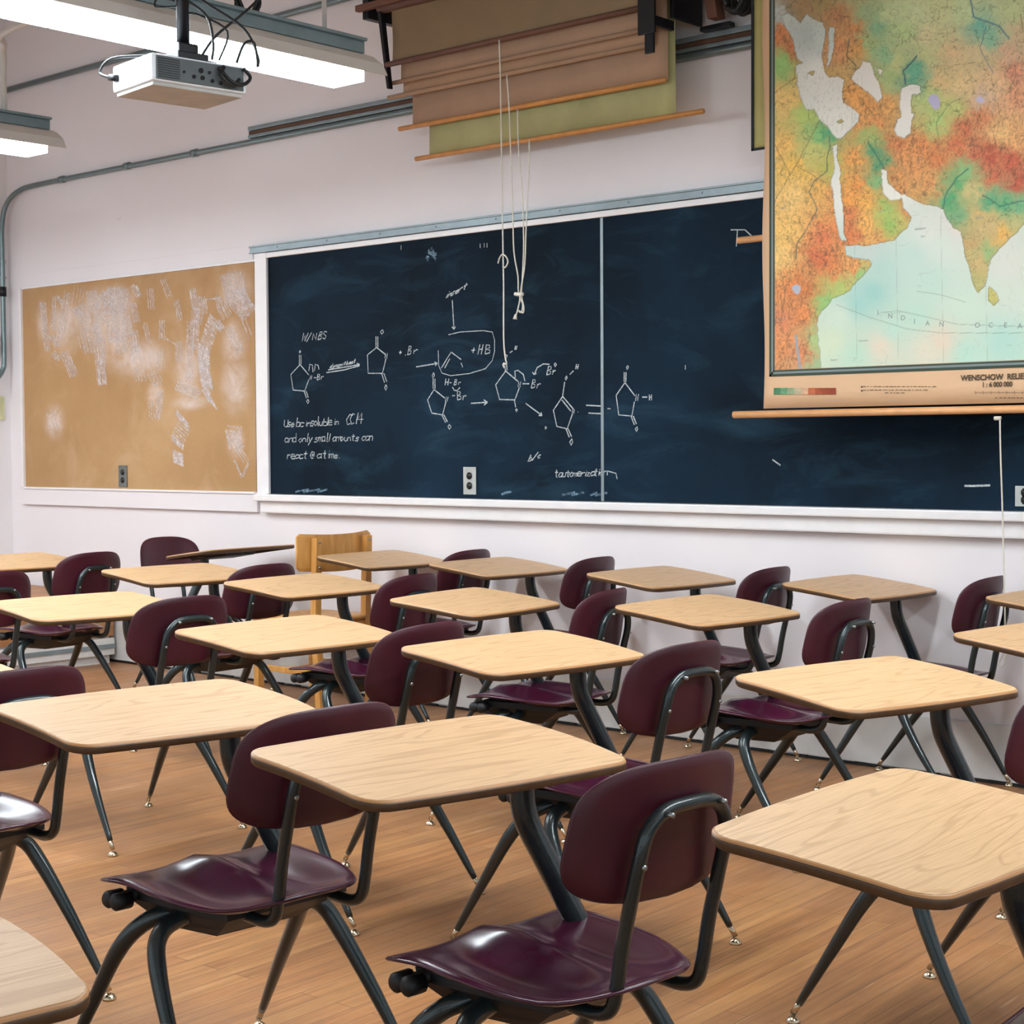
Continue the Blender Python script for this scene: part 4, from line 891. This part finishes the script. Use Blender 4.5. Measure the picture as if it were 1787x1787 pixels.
def back_mesh():
    xc, zc_, hw, hh = .058, .688, .192, .104; out = []
    for k in range(56):
        a = 2 * math.pi * k / 56; c_, s_ = math.cos(a), math.sin(a)
        e = 2 / 3.6; x_ = hw * math.copysign(abs(c_) ** e, c_); z_ = hh * math.copysign(abs(s_) ** e, s_)
        x_ *= 1 - .05 * (z_ / hh); z_ += .006 * (1 - (x_ / hw) ** 2) * (1 if z_ > 0 else -1)
        out.append((xc + x_, zc_ + z_))
    def pos_(a, b): return Vector((a, -.487 + 1.35 * (a - xc) ** 2 - .16 * (b - zc_) + .8 * max(0, b - zc_ - .06) * -.1, b))
    def fn(a, b):
        e = .003; p = pos_(a, b); n = (pos_(a + e, b) - pos_(a - e, b)).cross(pos_(a, b + e) - pos_(a, b - e)).normalized()
        return p, -n
    return shell(out, fn, .013, 7)
def make_desk():
    t = thing('student_desk', 'x', 'desk')
    mb = MB(); mb.rings([ring(.0035, -.003), ring(.0038, -.0003), ring(.0048, 0)], False, False, True); mb.build('tabletop', 'lam', t)
    mb = MB(); mb.rings([ring(.0036, -.0008), ring(.0012, -.0020), ring(.0003, -.005)], False, False, False, 1)
    mb.rings([ring(.0003, -.005), ring(0, -.008), ring(.0002, -.016), ring(.003, -.0195)], False, True, False, 0)
    e = mb.build('edge_band', ['edge', 'edgel'], t)
    e.data.polygons.foreach_set('use_smooth', [len(p.vertices) == 4 for p in e.data.polygons])
    mb = MB()
    b0 = [(-.10, -.11), (.17, -.13), (.19, .02), (.12, .10), (-.08, .10)]
    mb.rings([[(a, b, TZ + b * TILT - .0195) for a, b in b0], [(a * .94, b * .94, TZ + b * TILT - .034) for a, b in b0]]); mb.build('support_plate', 'black', t)
    mb = MB(); mb.tube([(.098, -.098, .72), (.098, -.099, .675), (.101, -.101, .645), (.110, -.105, .615), (.140, -.120, .548), (.172, -.135, .478), (.197, -.146, .423), (.192, -.157, .395)], [.0225, .0225, .0225, .0225, .022, .022, .022, .02], 14, 5); mb.build('desk_post', 'frame_metal', t)
    seat_mesh().build('seat', 'seat', t)
    bk_ = back_mesh().build('backrest', 'back', t)
    xl, xr, yb0 = -.045, .160, -.445
    mb = MB(); path = [(xl, -.20, .402), (xl, -.36, .398), (xl, -.41, .398), (xl, -.442, .412), (xl, -.455, .45), (xl, -.468, .52), (xl, -.488, .60), (xl + .002, -.502, .655), (xl + .012, -.508, .695), (xl + .045, -.511, .722), (xl + .09, -.512, .728), (xr - .045, -.511, .724), (xr - .012, -.508, .698), (xr - .002, -.502, .655), (xr, -.488, .60), (xr, -.468, .52), (xr, -.455, .45), (xr, -.442, .412), (xr, -.41, .398), (xr, -.36, .398), (xr, -.20, .402)]
    uf = mb.tube(path, .0118, 12, 4).build('back_frame', 'frame_metal', t)
    for a, b, c_ in ((xl + .001, -.503, .645), (xr - .001, -.503, .645), (xl + .04, -.525, .722), (xr - .04, -.525, .724)):
        MB().tube([(a, b - .011, c_), (a, b + .004, c_)], .0045, 8, 1).build('rivet', 'rivet', uf)
    mb = MB(); mb.rings([[(-.15, -.10, .425), (.17, -.10, .425), (.19, -.36, .42), (-.10, -.37, .42)], [(-.15, -.11, .405), (.17, -.11, .405), (.19, -.36, .40), (-.10, -.37, .40)], [(-.125, -.14, .378), (.14, -.14, .378), (.15, -.32, .374), (-.085, -.33, .374)], [(-.10, -.17, .352), (.11, -.17, .352), (.12, -.29, .350), (-.07, -.29, .350)]])
    mb.tube([(-.165, -.12, .412), (.18, -.12, .412)], .013, 10, 1); mb.build('seat_support', 'black', t)
    for yy in (-.10, -.128): MB().tube([(-.198, yy, .408), (-.192, yy, .408), (-.16, yy, .408)], [.011, .017, .017], 12, 1).build('rubber_bumper', 'black', t)
    for path in ([(-.04, -.21, .395), (-.10, -.20, .388), (-.15, -.165, .368), (-.178, -.115, .310), (-.193, -.04, .19), (-.21, .046, .045)],
                 [(-.04, -.235, .390), (-.11, -.235, .385), (-.162, -.238, .362), (-.184, -.262, .31), (-.200, -.335, .19), (-.22, -.445, .045)],
                 [(.07, -.26, .395), (.13, -.25, .388), (.175, -.232, .365), (.198, -.185, .31), (.231, -.075, .18), (.266, .036, .045)],
                 [(.07, -.285, .390), (.13, -.285, .385), (.18, -.292, .362), (.205, -.32, .31), (.240, -.385, .19), (.278, -.455, .045)]):
        lg = MB().tube(path, [.0165, .0175, .0175, .0172, .0138, .0085], 12, 6).build('leg', 'frame_metal', t)
        d = (Vector(path[-1]) - Vector(path[-2])).normalized(); p = Vector(path[-1]); q_ = p + d * .03; g = MB()
        g.tube([p - d * .004, q_], .0072, 10, 1); e2 = Vector((q_.x, q_.y, 0)); g.tube([(e2.x, e2.y, .0145), (e2.x, e2.y, .010), (e2.x, e2.y, .004), (e2.x, e2.y, .0005)], [.005, .0125, .0165, .0165], 14, 1); g.build('glide', 'chrome', lg)
    return t
proto = make_desk(); first = [True]
def copy_tree(o, parent=None):
    c = o.copy(); COL.objects.link(c); c.parent = parent
    for k in kids(o): copy_tree(k, c)
    return c
DESKS = [
 ('A', -2.002, 2.072, 1.486, 'desk in front centre, its maroon seat with pointed left corner fills the bottom middle'),
 ('B', -1.111, 2.116, 1.629, 'large desk top at the lower right, widest top in view with swirling grain'),
 ('C', -2.786, 2.058, 1.50, 'desk left of the front centre desk, whose glossy seat shows a white reflection'),
 ('D', -1.656, .711, 1.475, 'desk of which only a rounded pale top corner shows at the bottom left'),
 ('E', -3.702, 1.943, 1.575, 'desk at the left edge showing a sliver of top, its backrest and glossy seat end'),
 ('F', -4.83, 3.267, 1.55, 'desk with its top cut by the left edge, right below the farthest left desk'),
 ('G', -6.996, 4.342, 1.666, 'farthest left desk, beside the low wooden box in the corner'),
 ('H', -5.752, 4.357, 1.60, 'desk in front of the backwards desk with the purple backrest'),
 ('I', -4.875, 4.294, 1.70, 'desk whose top stands in front of the wooden chair seat'),
 ('J', -3.647, 3.148, 1.62, 'left centre desk behind the front desks, nearest below the wooden chair'),
 ('K', -5.70, 5.511, 1.66, 'desk by the wall directly right of the honey oak wooden chair'),
 ('L', -3.89, 4.202, 1.78, 'desk in the middle of the third row, behind the centre desk'),
 ('M', -4.925, 5.471, 1.65, 'second desk from the wooden chair along the wall'),
 ('N', -2.845, 3.258, 1.543, 'centre desk with a chipped left edge, behind the front centre desk'),
 ('O', -4.012, 5.444, 1.607, 'third desk from the wooden chair along the wall'),
 ('P', -3.098, 4.458, 1.60, 'desk right of the centre, between the wall row and the right-hand second-row desk'),
 ('Q', -1.854, 3.329, 1.412, 'right-hand second-row desk, whole top showing behind the lower right one'),
 ('R', -3.145, 5.516, 1.616, 'desk against the wall under the big map, casting a shadow on the wall'),
 ('S', -1.871, 4.389, 1.471, 'desk at the right edge, the nearer of the two cut by the frame there'),
 ('U', -2.302, 5.452, 1.551, 'desk at the right edge by the wall, behind the nearer cut-off one'),
 ('V', -6.30, 3.44, 1.59, 'desk at the far left edge showing only its dark backrest and a frame tube'),
]
roots = {}
for k, x_, y_, th, lab in DESKS:
    o = proto if first[0] else copy_tree(proto); first[0] = False
    o.location = (x_, y_, 0); o.rotation_euler = (0, 0, th); o['label'] = lab; o['category'] = 'desk'; o['group'] = 'student desks with attached maroon chairs in rows'; roots[k] = o
o = copy_tree(proto); o.location = (-6.79, 5.47, 0); o.rotation_euler = (0, 0, -math.pi / 2)
o['label'] = 'desk turned the other way, purple backrest front and thin dark tilted top against the wall'; o['category'] = 'desk'; o['group'] = 'student desks with attached maroon chairs in rows'

# ------------------------------------------------------------------ wooden chair
wc = thing('wooden_chair', 'honey oak wooden chair with curved backrest, standing by the wall', 'chair', (-6.2, 5.5, 0))
def wpart(name, mb): return mb.build(name, 'oak', wc)
mb = MB(); ra = []; nn_ = 16
for sgn, th_ in ((1, 0), (-1, .012)):
    for zz in (.672, .69, .76, .838, .853):
        e = .02 if zz in (.672, .853) else 0
        ra.append([(.20 - .16 * (k / nn_ * 2 - 1) ** 2 * .28 + th_, -.24 + e + (.48 - 2 * e) * k / nn_, zz + .008 * (k / nn_ * 2 - 1) ** 2) for k in range(nn_ + 1)])
g = []; F = []
front = ra[:5]; backp = ra[5:]
ringz = []
for k in range(nn_ + 1): ringz.append([front[j][k] for j in range(5)] + [backp[j][k] for j in range(4, -1, -1)])
wpart('backrest', MB().rings(ringz, False))
for yy in (-.165, .165):
    l = MB(); l.rings([[(.19 + a - .02 + dx, yy + b, zz) for a, b in ((0, -.018), (.036, -.018), (.036, .018), (0, .018))] for zz, dx in ((0, .05), (.44, .02), (.84, .035))]); wpart('leg', l)
    l = MB(); l.rings([[(-.20 + a, yy * 1.1 + b, zz) for a, b in ((-.018, -.018), (.018, -.018), (.018, .018), (-.018, .018))] for zz in (0, .43)]); wpart('leg', l)
    l = MB(); l.box(-.2, .21, yy - .01, yy + .01, .17, .20, .003); l.box(-.2, .2, yy - .01, yy + .01, .37, .425, .003); wpart('side_rail', l)
l = MB(); l.box(-.21, -.19, -.17, .17, .37, .425, .003); l.box(-.01, .01, -.16, .16, .17, .20, .003); l.box(.2, .22, -.16, .16, .37, .42, .003); wpart('stretcher', l)
st_ = MB(); out = []
for k in range(40):
    a = 2 * math.pi * k / 40; c_, s_ = math.cos(a), math.sin(a); e = 2 / 5; out.append((.0 + .235 * math.copysign(abs(c_) ** e, c_), .235 * math.copysign(abs(s_) ** e, s_)))
def sfn(a, b):
    return Vector((a, b, .438 - .012 * math.exp(-((a + .02) ** 2 + b * b) / .02))), Vector((0, 0, 1))
shell(out, sfn, .022, 6).build('seat', 'oak', wc)
for yy in (-.165, .165):
    for zz in (.70, .82): MB().tube([(.232, yy, zz), (.246, yy, zz)], .006, 8, 1).build('screw', 'rivet', wc)
